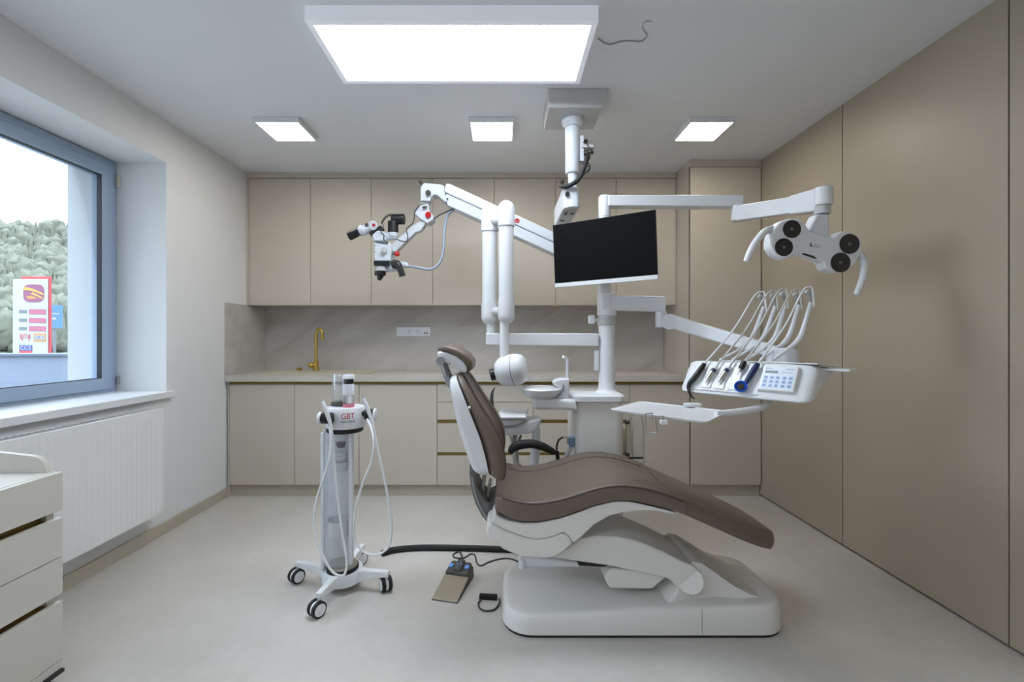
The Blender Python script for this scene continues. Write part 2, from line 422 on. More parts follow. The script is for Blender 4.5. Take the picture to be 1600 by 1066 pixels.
for xx, yy in ((-1.510, 1.495), (-1.88, 1.47), (-1.510, 0.8), (-1.88, 0.8)):
    cst = MB().box((xx - 0.034, yy - 0.04, 0.0740), (xx + 0.034, yy + 0.04, 0.0848)).cyl((xx, yy, 0.05), (xx, yy, 0.076), 0.014).build('castor', M['black'], cart, bevel=0.001)
    MB().cyl((xx - 0.02, yy, 0.0305), (xx + 0.02, yy, 0.0305), 0.03).build('wheel', M['rubber'], cst, bevel=0.004)

# ------------------------------------------------------------------ fitted cabinets
LX = lambda x: (x - CX) * DF / F
def door(parent, x0, x1, z0, z1, y, mat=M['cab'], name='door', th=0.019):
    return MB().box((x0 + 0.0016, y, z0), (x1 - 0.0016, y + th, z1)).build(name, mat, parent, bevel=0.0012, seg=1)
def unit(name, label, cat, x0, x1, z0, z1, y, group, back=YB - 0.002):
    t = thing(name, label, cat, ((x0 + x1) / 2, (y + back) / 2, z0), group)
    MB().box((x0 + 0.0006, y + 0.0215, z0), (x1 - 0.0006, back, z1)).build('carcass', M['cab'], t, smooth=False)
    # the dark reveal seen through the joints between the doors
    MB().box((x0 + 0.001, y + 0.0195, z0 + 0.003), (x1 - 0.001, y + 0.0213, z1)).build('joint_shadow_gap', M['gap'], t, smooth=False)
    return t
GB, GU = 'base cabinets under the stone worktop', 'wall cabinets above the stone splashback'
BZ0, BZ1 = 0.089, 0.844
lowx = [LX(358), LX(460), LX(561), LX(683), LX(833), LX(984), LX(1077.6)]
blabels = ['leftmost beige base cabinet door unit, beside the left wall', 'beige base cabinet second from the left wall, behind the white trolley stand',
           'wide beige base cabinet between the trolley stand and the drawer units', 'beige drawer unit of four drawers right behind the chair backrest',
           'beige drawer unit behind the white column base of the dental unit', 'beige base cabinet just left of the tall cabinet']
for i in range(6):
    x0, x1 = lowx[i], lowx[i + 1]
    dr = i in (3, 4)
    t = unit('drawer_base_cabinet' if dr else 'base_cabinet', blabels[i], 'cabinet', x0, x1, 0.0885, 0.866, DF, GB)
    if dr:
        for z0, z1 in ((0.714, BZ1), (0.580, 0.711), (0.334, 0.551), (BZ0, 0.309)): door(t, x0, x1, z0, z1, DF, name='drawer')
        for z0, z1 in ((0.551, 0.58), (0.309, 0.334)):
            MB().box((x0 + 0.002, DF + 0.012, z0 + 0.0005), (x1 - 0.002, DF + 0.0194, z1 - 0.0005)).build('grip_channel', M['gold_strip'], t, smooth=False)
    else:
        door(t, x0, x1, BZ0, BZ1, DF)
    MB().box((x0 + 0.0006, DF + 0.010, BZ1 + 0.001), (x1 - 0.0006, DF + 0.0194, 0.8665)).build('grip_channel', M['gold_strip'], t, smooth=False)
sp = MB().box((XL + 0.0125, DF - 0.004, 0.0), (lowx[0] - 0.0005, YB - 0.002, 0.866)).build('cabinet_end_panel', M['cab'], bevel=0.001, seg=1)
tag(sp, 'narrow beige end panel closing the base cabinets at the left wall', 'end panel')
pl = MB().box((lowx[0], DF + 0.028, 0), (XR - 0.004, DF + 0.046, 0.0875)).build('plinth', M['skirt'], smooth=False)
tag(pl, 'beige plinth strip running along the floor under the base cabinets', 'plinth')
# tall cabinet
TX0, TX1 = LX(1078), XR - 0.002
tall = unit('tall_cabinet', 'full height beige tall cabinet in the back right corner', 'cabinet', TX0, TX1, 0.0885, ZC - 0.002, DF, None)
door(tall, TX0 + 0.004, TX1 - 0.004, BZ0, 2.478, DF)
MB().box((TX0, DF, 2.482), (TX1, DF + 0.0193, ZC - 0.002)).build('fascia', M['cab'], tall, smooth=False)
# wall cabinets
UY = 3.69
UX = lambda x: (x - CX) * UY / F
ux = [UX(v) for v in (389, 485, 580, 676, 772, 868, 963)] + [TX0 - 0.002]
UZ0, UZ1 = 1.46, 2.487
ulab = ['left double wall cabinet beside the left wall, above the tap', 'double wall cabinet behind the microscope head and its arm',
        'double wall cabinet behind the hanging monitor', 'single wall cabinet beside the tall cabinet, right of the monitor']
for i, (a, b) in enumerate(((0, 2), (2, 4), (4, 6), (6, 7))):
    t = unit('wall_cabinet', ulab[i], 'cabinet', ux[a], ux[b], UZ0, UZ1 + 0.002, UY, GU)
    for k in range(a, b): door(t, ux[k], ux[k + 1], UZ0, UZ1, UY)
fa = MB().box((XL + 0.001, UY, UZ1 + 0.0045), (TX0 - 0.002, UY + 0.02, ZC - 0.001)).box((XL + 0.001, UY - 0.002, UZ0 - 0.002), (ux[0] - 0.0012, UY + 0.05, UZ1 + 0.0042)).build('cabinet_fascia', M['cab'], bevel=0.001, seg=1)
tag(fa, 'beige fascia strip closing the gap between wall cabinets, ceiling and left wall', 'fascia')

# worktop and splashback
wt = MB().box((XL + 0.013, 3.39, 0.868), (TX0 - 0.0015, YB - 0.014, 0.913)).build('worktop', M['marble'], bevel=0.002, seg=2)
tag(wt, 'pale veined stone worktop running over the base cabinets', 'worktop')
bs = MB().box((XL + 0.013, YB - 0.0135, 0.866), (TX0 - 0.002, YB - 0.0015, UZ0 - 0.001)).build('splashback', M['splash'], smooth=False)
tag(bs, 'grey beige veined stone splashback on the back wall behind the tap', 'splashback')
bs2 = MB().box((XL + 0.0006, 3.395, 0.868), (XL + 0.0125, YB - 0.0015, 1.458)).build('side_splashback', M['splash'], smooth=False)
tag(bs2, 'short stone splashback return on the left wall at the worktop end', 'splashback')
# sink and tap
sk = thing('sink', 'cream inset sink with drainer in the worktop under the gold tap', 'sink', (-1.45, 3.67, 0.913))
sx0, sx1, sy0, sy1 = -1.93, -1.03, 3.45, 3.92
m = MB()
o_ = rrect(sx0, sy0, sx1, sy1, 0.03); i_ = rrect(sx1 - 0.40, sy0 + 0.05, sx1 - 0.05, sy1 - 0.09, 0.04)
m.loft([[(x, y, 0.9135) for x, y in o_], [(x, y, 0.918) for x, y in o_], [(x, y, 0.918) for x, y in i_], [(x, y, 0.9138) for x, y in i_]], cap=True)
m.build('sink_rim', M['sink'], sk, bevel=0.001, seg=1)
g = MB()
for k in range(6): g.box((sx0 + 0.06, sy0 + 0.07 + k * 0.055, 0.918), (sx0 + 0.40, sy0 + 0.082 + k * 0.055, 0.9205))
g.build('drainer_rib', M['sink'], sk, bevel=0.001, seg=1)
dk = MB().spin((LX(468) * 3.85 / DF, 3.85, 0.9185), (0, 0, 1), [(0, 0.017), (0.004, 0.024), (0.018, 0.024), (0.022, 0.02)]).build('drain_knob', M['gold'], bevel=0)
tag(dk, 'short round gold drain knob on the sink left of the tap', 'drain knob')
tap = thing('tap', 'tall gold swan neck tap at the back of the sink', 'tap', tuple(P(494, 580, 3.85)))
tb = P(494, 580, 3.85); tz = 0.9185
MB().spin((tb.x, tb.y, tz), (0, 0, 1), [(0, 0.03), (0.006, 0.03), (0.008, 0.024), (0.075, 0.022), (0.08, 0.017)]).build('body', M['gold'], tap)
MB().tube([(tb.x, tb.y, tz + 0.078), (tb.x, tb.y, tz + 0.28), (tb.x + 0.004, tb.y, tz + 0.325), (tb.x + 0.028, tb.y - 0.01, tz + 0.352), (tb.x + 0.055, tb.y - 0.02, tz + 0.335), (tb.x + 0.062, tb.y - 0.022, tz + 0.29), (tb.x + 0.062, tb.y - 0.022, tz + 0.262)], 0.0125, n=14).build('spout', M['gold'], tap)
MB().cyl((tb.x, tb.y, tz + 0.045), (tb.x - 0.032, tb.y - 0.012, tz + 0.045), 0.016).ball((tb.x - 0.038, tb.y - 0.014, tz + 0.045), 0.024).build('handle', M['gold'], tap)
# sockets
so = thing('socket_strip', 'white four gang socket strip on the stone splashback', 'socket strip', tuple(P(646, 518, YB - 0.014)))
sy = YB - 0.014
q = lambda x, y: P(x, y, sy - 0.01)
a, b = q(619.5, 526), q(673, 511)
MB().box((a.x, sy - 0.010, a.z), (b.x, sy - 0.0002, b.z)).build('frame', M['white'], so, bevel=0.003)
gw = (b.x - a.x - 0.012) / 4; zc = (a.z + b.z) / 2
for k in range(4):
    x0 = a.x + 0.006 + k * gw; xc = x0 + gw / 2
    mod = MB().box((x0 + 0.001, sy - 0.0125, a.z + 0.006), (x0 + gw - 0.001, sy - 0.0102, b.z - 0.006)).build('switch' if k == 0 else 'socket', M['white'], so, bevel=0.0008, seg=1)
    if k in (1, 2):
        MB().spin((xc, sy - 0.0127, zc), (0, -1, 0), [(0, 0.019), (0.0006, 0.021), (0.0008, 0.0195), (0.0009, 0.017)]).build('socket_ring', M['label'], mod)
        MB().cyl((xc, sy - 0.0128, zc + 0.008), (xc, sy - 0.019, zc + 0.008), 0.0024).build('earth_pin', M['chrome'], mod)
    if k == 3:
        for s_ in (-0.011, 0.011): MB().box((xc + s_ - 0.006, sy - 0.0136, zc - 0.018), (xc + s_ + 0.006, sy - 0.0126, zc - 0.006)).build('port', M['black'], mod)

# ------------------------------------------------------------------ ceiling lights
big = thing('ceiling_panel_light', 'large rectangular white ceiling light panel nearest the camera', 'ceiling light', (-0.2, 2.05, ZC))
bx0, bx1, by0, by1, bz = -0.795, 0.387, 1.828, 2.282, 2.47
m = MB(); z0 = bz
A = [(bx0, by0), (bx1, by0), (bx1, by1), (bx0, by1)]; ins = 0.026
B = [(bx0 + ins, by0 + ins), (bx1 - ins, by0 + ins), (bx1 - ins, by1 - ins), (bx0 + ins, by1 - ins)]
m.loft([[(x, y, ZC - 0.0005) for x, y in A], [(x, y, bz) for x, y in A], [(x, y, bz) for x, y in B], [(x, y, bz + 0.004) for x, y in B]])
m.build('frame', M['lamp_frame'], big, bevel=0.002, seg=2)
MB().box((bx0 + ins + 0.001, by0 + ins + 0.001, bz + 0.0005), (bx1 - ins - 0.001, by1 - ins - 0.001, bz + 0.0035)).build('diffuser', M['lamp_big'], big, smooth=False)
first = None
GL = 'small square ceiling lights in a row'
for cx_, lab in ((-1.372, 'small square ceiling light at the left of the row, nearest the window'), (-0.066, 'small square ceiling light in the middle of the row'), (1.275, 'small square ceiling light at the right of the row, above the tall cabinet')):
    if first is None:
        first = t = thing('square_ceiling_light', lab, 'ceiling light', (cx_, 2.895, ZC), GL)
        h = 0.14; i2 = 0.013; zb = 2.505
        A = [(cx_ - h, 2.895 - h), (cx_ + h, 2.895 - h), (cx_ + h, 2.895 + h), (cx_ - h, 2.895 + h)]
        h2 = h - i2
        B = [(cx_ - h2, 2.895 - h2), (cx_ + h2, 2.895 - h2), (cx_ + h2, 2.895 + h2), (cx_ - h2, 2.895 + h2)]
        MB().loft([[(x, y, ZC - 0.0005) for x, y in A], [(x, y, zb) for x, y in A], [(x, y, zb) for x, y in B], [(x, y, zb + 0.004) for x, y in B]]).build('frame', M['white'], t, bevel=0.002, seg=2)
        MB().box((cx_ - h2 + 0.001, 2.895 - h2 + 0.001, zb + 0.0005), (cx_ + h2 - 0.001, 2.895 + h2 - 0.001, zb + 0.0035)).build('diffuser', M['lamp_small'], t, smooth=False)
    else:
        t = copy_tree(first); t.location.x = cx_; t['label'] = lab
zc_ = ZC - 0.004
cp = lambda x, y: Vector(((x - CX) * ((zc_ - CAMZ) * F / (CY - y)) / F, (zc_ - CAMZ) * F / (CY - y), zc_))
cw = MB().tube([cp(934, 60), cp(945, 68), cp(956, 69), cp(970, 65), cp(985, 64), cp(1000, 65), cp(1008, 61), cp(1011, 54)], 0.0028).tube([cp(1011, 54), cp(1004, 44), cp(1008, 34), cp(1019, 34)], 0.0018).build('ceiling_cable', M['grey_plastic'])
tag(cw, 'thin grey cable lying along the ceiling right of the large light panel', 'cable')

# ------------------------------------------------------------------ ceiling mounted microscope
mic = thing('surgical_microscope', 'white surgical microscope hanging from the ceiling on a long sprung arm', 'microscope', (0.42, 2.6, ZC))
bx = lambda y: y
mz = 2.442
m = MB()
m.loft([[(0.245, 2.44, ZC - 0.0005), (0.57, 2.44, ZC - 0.0005), (0.57, 2.73, ZC - 0.0005), (0.245, 2.73, ZC - 0.0005)], [(0.25, 2.46, mz), (0.545, 2.46, mz), (0.545, 2.725, mz), (0.25, 2.725, mz)]])
m.build('ceiling_box', M['mount'], mic, bevel=0.003)
cx_, cy_ = 0.40, 2.60
MB().spin((cx_, cy_, mz - 0.0005), (0, 0, -1), [(0, 0.062), (0.025, 0.06), (0.032, 0.052), (0.045, 0.048)]).build('collar', M['mic_white'], mic)
MB().spin((cx_, cy_, mz - 0.0455), (0, 0, -1), [(0, 0.041), (0.255, 0.041), (0.262, 0.036)]).build('column', M['mic_white'], mic)
MB().spin((cx_, cy_, 2.135), (0, 0, -1), [(0, 0.026), (0.085, 0.022)]).build('lower_column', M['mic_white'], mic)
MB().box((cx_ + 0.040, cy_ - 0.02, 2.20), (cx_ + 0.062, cy_ + 0.02, 2.345)).build('connector_plate', M['mic_white'], mic, bevel=0.002)
MB().box((cx_ + 0.05, cy_ - 0.03, 2.272), (cx_ + 0.115, cy_ + 0.02, 2.290)).build('shelf_bracket', M['mount'], mic, bevel=0.002)
MB().cyl((cx_ + 0.062, cy_, 2.318), (cx_ + 0.085, cy_, 2.318), 0.012).cyl((cx_ + 0.063, cy_ - 0.01, 2.245), (cx_ + 0.115, cy_ - 0.025, 2.252), 0.014).build('plug', M['black'], mic, bevel=0.002)
MB().tube([P(919, 240, 2.56), P(917, 250, 2.53), P(910, 270, 2.52), P(902, 282, 2.52), P(892, 289, 2.53), P(883, 292, 2.55), P(876, 290, 2.6), P(879, 284, 2.66)], 0.0125, n=12).build('power_hose', M['rubber'], mic)
MB().tube([P(911, 222, 2.58), P(918, 226, 2.56), P(922, 238, 2.55), P(920, 250, 2.55), P(910, 254, 2.56), P(920, 256, 2.55), P(921, 263, 2.55), P(912, 274, 2.56), P(903, 286, 2.58)], 0.003, n=8).tube([P(906, 252, 2.58), P(914, 258, 2.55), P(922, 262, 2.54), P(918, 270, 2.55)], 0.003, n=8).build('signal_cable', M['cable'], mic)
# horizontal bracket going back
m = MB()
bzb, bzt = 1.93, 2.052
sec = lambda y: [(0.343, y, bzb), (0.437, y, bzb), (0.437, y, bzt), (0.343, y, bzt)]
rr = []
plan = [(0.343, 2.62), (0.352, 2.58), (0.375, 2.556), (0.40, 2.55), (0.425, 2.556), (0.436, 2.58), (0.437, 2.62), (0.437, 3.02), (0.343, 3.02)]
m.loft([[(x, y, bzb) for x, y in plan], [(x, y, bzt) for x, y in plan]])
br = m.build('swing_arm', M['mic_white'], mic, bevel=0.008)
MB().box((0.354, 2.60, bzb - 0.003), (0.426, 3.0, bzb - 0.0003)).build('underside_cover', M['mount'], br)
u = MB()
u.box((0.365, 2.64, bzb - 0.006), (0.38, 2.70, bzb - 0.0032)).box((0.36, 2.82, bzb - 0.006), (0.385, 2.85, bzb - 0.0032)).box((0.40, 2.66, bzb - 0.006), (0.42, 2.69, bzb - 0.0032))
u.build('slot', M['black'], br)
MB().cyl((0.365, 2.572, 2.005), (0.362, 2.535, 2.0), 0.012, 0.013, n=8).build('lock_knob', M['black'], br, bevel=0.003)
MD = 2.95
k0, k1 = MD - 0.05, MD + 0.05
MB().cyl((0.39, MD, bzb - 0.0045), (0.39, MD, 1.79), 0.036).build('pivot', M['mic_white'], mic)
mp = lambda pts, a, b, name, mat, parent, bev=0.004: MB().prism(pts, a, b).build(name, mat, parent, bevel=bev)
low = mp([(697, 302), (880, 386), (880, 403), (700, 321), (694, 315)], k0, k1, 'spring_arm', M['mic_white'], mic, 0.006)
mp([(693, 298), (696.5, 287), (702, 286.5), (880, 369.5), (880, 385), (697, 301.2)], k0 - 0.008, k1 + 0.008, 'upper_cover', M['mic_white'], low, 0.008)
MB().cyl(P(808, 345.5, k0 - 0.0085), P(808, 345.5, k0 - 0.011), 0.0165).build('logo_disc', M['red'], low)
text('logo_lettering', 'Leica', 0.013, FACE(P(808, 345.5, k0 - 0.0113)), M['mic_white'], low)
for x_, y_ in ((699, 311), (697, 317)): MB().cyl(P(x_, y_, k0 - 0.0003), P(x_, y_, k0 - 0.01), 0.006).build('screw', M['dark_grey'], low)
MB().cyl(P(713, 326, MD), P(713, 326, MD) + Vector((-0.03, 0, 0.014)), 0.008).build('strain_relief', M['grey_plastic'], low)
eb = mp([(657, 314), (657, 292), (662, 285.3), (689, 288), (694, 290.5), (698, 318), (691, 312), (684, 305.5), (680, 304), (676, 305.5), (673, 310), (672, 314)], k0 + 0.004, k1 - 0.004, 'end_block', M['mic_white'], mic, 0.006)
MB().cyl(P(669, 301, k0 + 0.003), P(669, 301, k0 - 0.025), 0.0185, 0.017, n=8).build('tension_knob', M['dark_grey'], eb, bevel=0.004)
MB().cyl(P(659.5, 287.5, MD), P(656, 282.5, MD), 0.012).build('stop_screw', M['dark_grey'], eb, bevel=0.003)
MB().cyl(P(664.5, 313.5, MD), P(664.5, 320, MD), 0.03).build('rotation_joint', M['mount'], mic, bevel=0.002)
jt = mp([(657, 321), (669, 318.5), (671, 331), (677, 336), (677, 343), (668, 349), (655, 341), (647, 333)], k0, k1, 'tilt_joint', M['mic_white'], mic, 0.006)
MB().cyl(P(669, 335.5, k0 - 0.0003), P(669, 335.5, k0 - 0.02), 0.0195, n=12).build('red_knob', M['red'], jt, bevel=0.004, label='round red clamp knob')
MB().cyl(P(663, 324, k0 - 0.0003), P(663, 324, k0 - 0.02), 0.008).tube([P(660, 324, k0 - 0.018), P(667, 323, k0 - 0.018)], 0.006).build('lever', M['dark_grey'], jt)
mp([(655, 346), (668, 345), (657, 361), (649, 363), (618, 394), (609, 392), (610, 384), (635, 361), (643, 353)], k0 + 0.02, k1 - 0.02, 'lower_arm', M['mic_white'], mic, 0.006)
bd = mp([(584, 377), (608, 378), (612, 384), (610, 408), (584, 408)], MD - 0.065, MD + 0.045, 'microscope_body', M['mic_white'], mic, 0.010)
MB().cyl(P(600, 391, MD - 0.0653), P(600, 391, MD - 0.09), 0.019).build('side_dial', M['mount'], bd, bevel=0.004)
for x_, y_ in ((587, 383.5), (585.8, 394), (585, 404)): MB().cyl(P(x_, y_, MD - 0.0655), P(x_, y_, MD - 0.069), 0.003).build('screw', M['dark_grey'], bd)
mp([(583.5, 408), (608, 408), (608, 415), (584, 415)], MD - 0.062, MD + 0.045, 'focus_band', M['black'], mic, 0.004)
MB().cyl(P(597, 415, MD - 0.01), P(597, 424.5, MD - 0.01), 0.045).build('lens_housing', M['mount'], mic, bevel=0.004)
mp([(604, 413), (620, 411), (624, 418), (618, 423), (604, 424)], MD - 0.03, MD + 0.03, 'handle_mount', M['mic_white'], mic, 0.008)
MB().cyl(P(594, 424.5, MD - 0.01), P(594, 430.5, MD - 0.01), 0.036).build('objective_ring', M['black'], mic, bevel=0.003)
MB().cyl(P(594.5, 430.5, MD - 0.01), P(592, 438, MD - 0.01), 0.022, 0.012).build('objective_cap', M['black'], mic, bevel=0.003)
mp([(581, 367), (589, 360), (597, 361), (603, 364), (602, 376.5), (584, 377)], MD - 0.05, MD + 0.04, 'optic_prism', M['mic_white'], mic, 0.008)
MB().cyl(P(601, 370, MD), P(621, 368.5, MD), 0.027).cyl(P(614.5, 371, MD), P(614.5, 364, MD), 0.034).build('photo_port', M['mic_white'], mic, bevel=0.006)
MB().cyl(P(614.3, 363.9, MD), P(614.3, 346, MD), 0.034).build('camera_tube', M['black'], mic, bevel=0.005)
MB().cyl(P(612, 343, MD), P(632.5, 342.5, MD), 0.034).build('camera_body', M['black'], mic, bevel=0.008)
MB().tube([P(596, 349, MD - 0.03), P(601, 341, MD - 0.03), P(607, 336.5, MD - 0.03), P(616, 335.5, MD - 0.03)], 0.007).build('camera_bracket', M['dark_grey'], mic)
mp([(576, 364.5), (590, 354.5), (595, 352), (596, 354.5), (586, 364), (578, 367.5)], MD - 0.045, MD + 0.045, 'tube_wedge', M['black'], mic, 0.004)
bc = MB().cyl(P(582.5, 352.5, MD - 0.06), P(582.5, 352.5, MD + 0.06), 0.03).build('binocular_head', M['mic_white'], mic, bevel=0.008)
MB().cyl(P(584, 351.8, MD - 0.0605), P(584, 351.8, MD - 0.063), 0.010).build('logo_disc', M['red'], bc)
MB().cyl(P(573, 351.5, MD - 0.045), P(573, 351.5, MD - 0.07), 0.012).build('locking_knob', M['dark_grey'], bc, bevel=0.003)
for dy, ox, oy in ((-0.035, 0, 0), (0.035, 9, -4)):
    tb_ = MB().spin(P(580 + ox * 0.3, 354, MD + dy), P(551, 367, MD) - P(580, 354, MD), [(0, 0.024), (0.05, 0.03), (0.055, 0.034), (0.072, 0.034), (0.074, 0.028), (0.095, 0.027)]).build('ocular_tube', M['mic_white'], mic)
    e0 = P(562 + ox, 361.5 + oy, MD + dy); dirv = (P(551, 367, MD) - P(580, 354, MD)).normalized()
    MB().spin(e0, dirv, [(0, 0.024), (0.004, 0.030), (0.03, 0.027), (0.05, 0.030), (0.078, 0.028)]).build('eyepiece', M['black'], mic)
MB().tube([P(616.5, 413, MD - 0.075), P(621, 413, MD - 0.09), P(625, 420, MD - 0.095), P(629, 432, MD - 0.09)], [0.030, 0.024, 0.019, 0.021], n=14).build('hand_grip', M['black'], mic)
MB().cyl(P(618, 414, MD - 0.03), P(618, 414, MD - 0.075), 0.026).build('grip_joint', M['dark_grey'], mic, bevel=0.004)
MB().cyl(P(612, 397.5, MD - 0.04), P(620, 397, MD - 0.05), 0.005).build('knob_stem', M['dark_grey'], mic)
MB().ball(P(620.5, 397, MD - 0.05), 0.0165, n=12).build('balance_knob', M['red'], mic, label='small round red balance knob')
MB().spin(P(624, 412, MD), P(638, 415.5, MD) - P(624, 412, MD), [(0, 0.016), (0.03, 0.020), (0.05, 0.018), (0.058, 0.012)]).build('light_guide_plug', M['mic_white'], mic)
MB().tube([P(636, 415.5, MD), P(652, 418, MD), P(668, 421, MD), P(680, 418, MD), P(689, 407, MD), P(693, 390, MD), P(694, 365, MD), P(698, 340, MD), P(703, 332, MD), P(712, 326, MD)], 0.0095, n=10).build('light_guide', M['hose_blue'], mic)
MB().tube([P(674, 343, MD - 0.03), P(680, 341, MD - 0.03), P(687, 336, MD - 0.03), P(700, 330, MD - 0.03), P(709, 326, MD - 0.03)], 0.004, n=8).build('arm_cable', M['cable'], mic)
MB().tube([P(655, 321, MD - 0.06), P(648, 331, MD - 0.06), P(647, 342, MD - 0.06), P(644, 350, MD - 0.06), P(635, 358, MD - 0.06), P(637, 368, MD - 0.06), P(635.5, 377, MD - 0.06), P(628, 377, MD - 0.06), P(620, 374, MD - 0.05)], 0.0035, n=8).build('head_cable', M['cable'], mic)
MB().tube([P(596, 348, MD - 0.06), P(599, 354, MD - 0.06), P(595, 362, MD - 0.06), P(600, 367, MD - 0.06), P(600, 375, MD - 0.06), P(606, 380, MD - 0.07), P(590, 378, MD - 0.07), P(585, 377, MD - 0.06)], 0.003, n=8).build('sensor_cable', M['cable'], mic)

# ------------------------------------------------------------------ dental unit: floor column, post and spittoon
DU = 2.50
unitc = P(935, 700, DU)
du = thing('dental_unit', 'white dental unit column behind the chair with tall post, spittoon bowl and cup filler', 'dental unit', (unitc.x, DU, 0))
bx0, bx1 = P(897, 0, 2.4).x, P(975, 0, 2.4).x
m = MB()
pl_ = rrect(bx0, 2.38, bx1, 2.68, 0.05, 8)
m.loft([[(x, y, 0.0) for x, y in pl_], [(x, y, 0.863) for x, y in pl_]])
m.build('cabinet', M['base_white'], du)
pl2 = rrect(bx0 - 0.012, 2.365, bx1 + 0.004, 2.69, 0.04, 8); pl3 = rrect(bx0 + 0.0, 2.378, bx1 - 0.008, 2.68, 0.035, 8)
MB().loft([[(x, y, 0.864) for x, y in pl2], [(x, y, 0.89) for x, y in pl2], [(x, y, 0.90) for x, y in pl3]]).build('top_plate', M['white'], du, ang=50)
px_ = P(948, 0, DU).x
MB().spin((px_, DU, 0.899), (0, 0, 1), [(0, 0.062), (0.006, 0.054), (0.014, 0.0475), (0.026, 0.0452), (0.05, 0.0448), (0.515, 0.0445), (0.52, 0.0445)]).build('post', M['white'], du)
MB().spin((px_ - 0.012, DU, 1.42), (0, 0, 1), [(0, 0.036), (0.40, 0.032), (0.46, 0.03)]).build('upper_post', M['white'], du)
MB().spin((px_, DU, 1.265), (0, 0, 1), [(0, 0.050), (0.045, 0.050)]).build('clamp_ring', M['mount'], du, bevel=0.003)
MB().box((px_ - 0.10, DU - 0.02, 1.275), (px_ - 0.068, DU + 0.02, 1.32)).cyl((px_ - 0.07, DU, 1.293), (px_ - 0.046, DU, 1.293), 0.009).build('clamp_handle', M['white'], du, bevel=0.006)
MB().box((px_ - 0.068, DU - 0.025, 1.015), (px_ - 0.0445, DU + 0.025, 1.13)).build('cable_cover', M['white'], du, bevel=0.006)
# spittoon arm, bowl, filler
ya0, ya1 = 2.36, 2.47
MB().prism([(833, 621), (900, 625), (905, 645), (890, 642), (833, 641)], ya0, ya1).build('bowl_arm', M['white'], du, bevel=0.02)
bc_ = P(846, 607, 2.40)
MB().spin((bc_.x, 2.42, bc_.z), (0, 0, -1), [(-0.003, 0.104), (0.004, 0.11), (0.018, 0.107), (0.04, 0.088), (0.056, 0.055), (0.058, 0.02)]).build('bowl_outside', M['white'], du)
MB().spin((bc_.x, 2.42, bc_.z), (0, 0, -1), [(-0.0035, 0.1035), (-0.0045, 0.095), (-0.0042, 0.02)]).build('bowl_basin', M['white_lacquer'], du)
MB().cyl((P(843, 0, 2.42).x, 2.42, bc_.z - 0.05), (P(843, 0, 2.42).x, 2.42, bc_.z - 0.075), 0.028).build('bowl_drain', M['mount'], du, bevel=0.003)
MB().prism([(864, 601), (867, 594), (877, 592), (890, 591.5), (890, 626), (868, 624), (880, 612)], 2.38, 2.47).build('filler_block', M['white'], du, bevel=0.01)
MB().tube([P(868, 620, 2.375), P(876, 616, 2.375), P(880, 606, 2.375), P(880, 601, 2.378)], 0.004).build('rinse_tube', M['grey_plastic'], du)
MB().tube([P(886.5, 593, 2.42), P(886.5, 566, 2.42), P(885, 561, 2.42), P(880, 557.5, 2.41)], 0.0085, n=12).build('cup_filler', M['white'], du)

# suction hand piece on the column's left flank
sh = thing('suction_handpiece', 'slate blue suction connector with black cable hanging at the left of the dental unit column', 'suction handpiece', tuple(P(892, 690, 2.35)))
MB().prism([(888, 684), (899, 682), (899, 697), (894, 699), (887, 695)], 2.33, 2.37).build('connector', M['slate'], sh, bevel=0.006)
MB().tube([P(892, 698, 2.35), P(888, 706, 2.38), P(884, 718, 2.41), P(878, 745, 2.45)], 0.013).tube([P(898, 697, 2.35), P(899, 712, 2.36), P(898, 745, 2.38)], 0.006).build('hose', M['hose_white'], sh)
MB().cyl(P(889, 683.5, 2.35), P(880, 683, 2.35), 0.006).build('fitting', M['steel'], sh)
MB().tube([P(880, 683, 2.35), P(873, 688, 2.35), P(870, 697, 2.35), P(870, 706, 2.39)], 0.005).tube([P(870, 706, 2.39), P(872, 720, 2.40)], 0.011).build('cable', M['rubber'], sh)

# assistant instrument unit
asu = thing('assistant_unit', 'white assistant instrument holder on a post between the backrest and the dental unit', 'assistant unit', (P(838, 0, 2.45).x, 2.45, 0))
AD = 2.45
MB().tube([P(838, 668, AD), P(837, 700, AD), P(833, 735, AD), P(830, 790, AD), Vector((P(829, 0, AD).x, AD, 0.0))], [0.022, 0.026, 0.028, 0.03, 0.034], n=16).build('post', M['white'], asu)
MB().prism([(784, 668), (800, 665), (838, 655), (847, 654), (846, 661), (838, 674), (826, 679), (784, 681)], AD - 0.08, AD + 0.06).build('holder_body', M['white'], asu, bevel=0.015)
MB().prism([(778, 657), (822, 655), (816, 667), (790, 668), (778, 667)], AD - 0.10, AD + 0.03).build('keypad_body', M['white'], asu, bevel=0.012)
lid = MB().loft([[P(776, 655.5, AD - 0.13), P(822, 655.5, AD - 0.13), P(826, 640, AD + 0.06), P(784, 639, AD + 0.06)], [P(776, 651, AD - 0.13), P(822, 651, AD - 0.13), P(826, 636.5, AD + 0.06), P(784, 635.5, AD + 0.06)]]).build('tray_top', M['white_lacquer'], asu, bevel=0.006)
MB().tube([P(786, 667, AD - 0.1), P(805, 665, AD - 0.11), P(815, 661, AD - 0.11), P(823, 657, AD - 0.10)], 0.004).build('trim', M['grey_plastic'], asu)
for i, (xa, xb) in enumerate(((796, 801), (803, 801), (807, 805), (814, 808))):
    MB().tube([P(xa, 680, AD - 0.02 + i * 0.01), P(xb, 700, AD - 0.02 + i * 0.01), P(xb + 2, 730, AD + i * 0.02), P(xb + 6, 760, AD + 0.02 + i * 0.02)], 0.0075).build('hose', M['grey_plastic'] if i % 2 else M['hose_grey'], asu)
hk = MB().tube([P(768, 626, 2.44), P(768.5, 618, 2.44), P(770, 611, 2.44), P(773.5, 605.5, 2.44)], [0.010, 0.009, 0.006, 0.002], n=10)
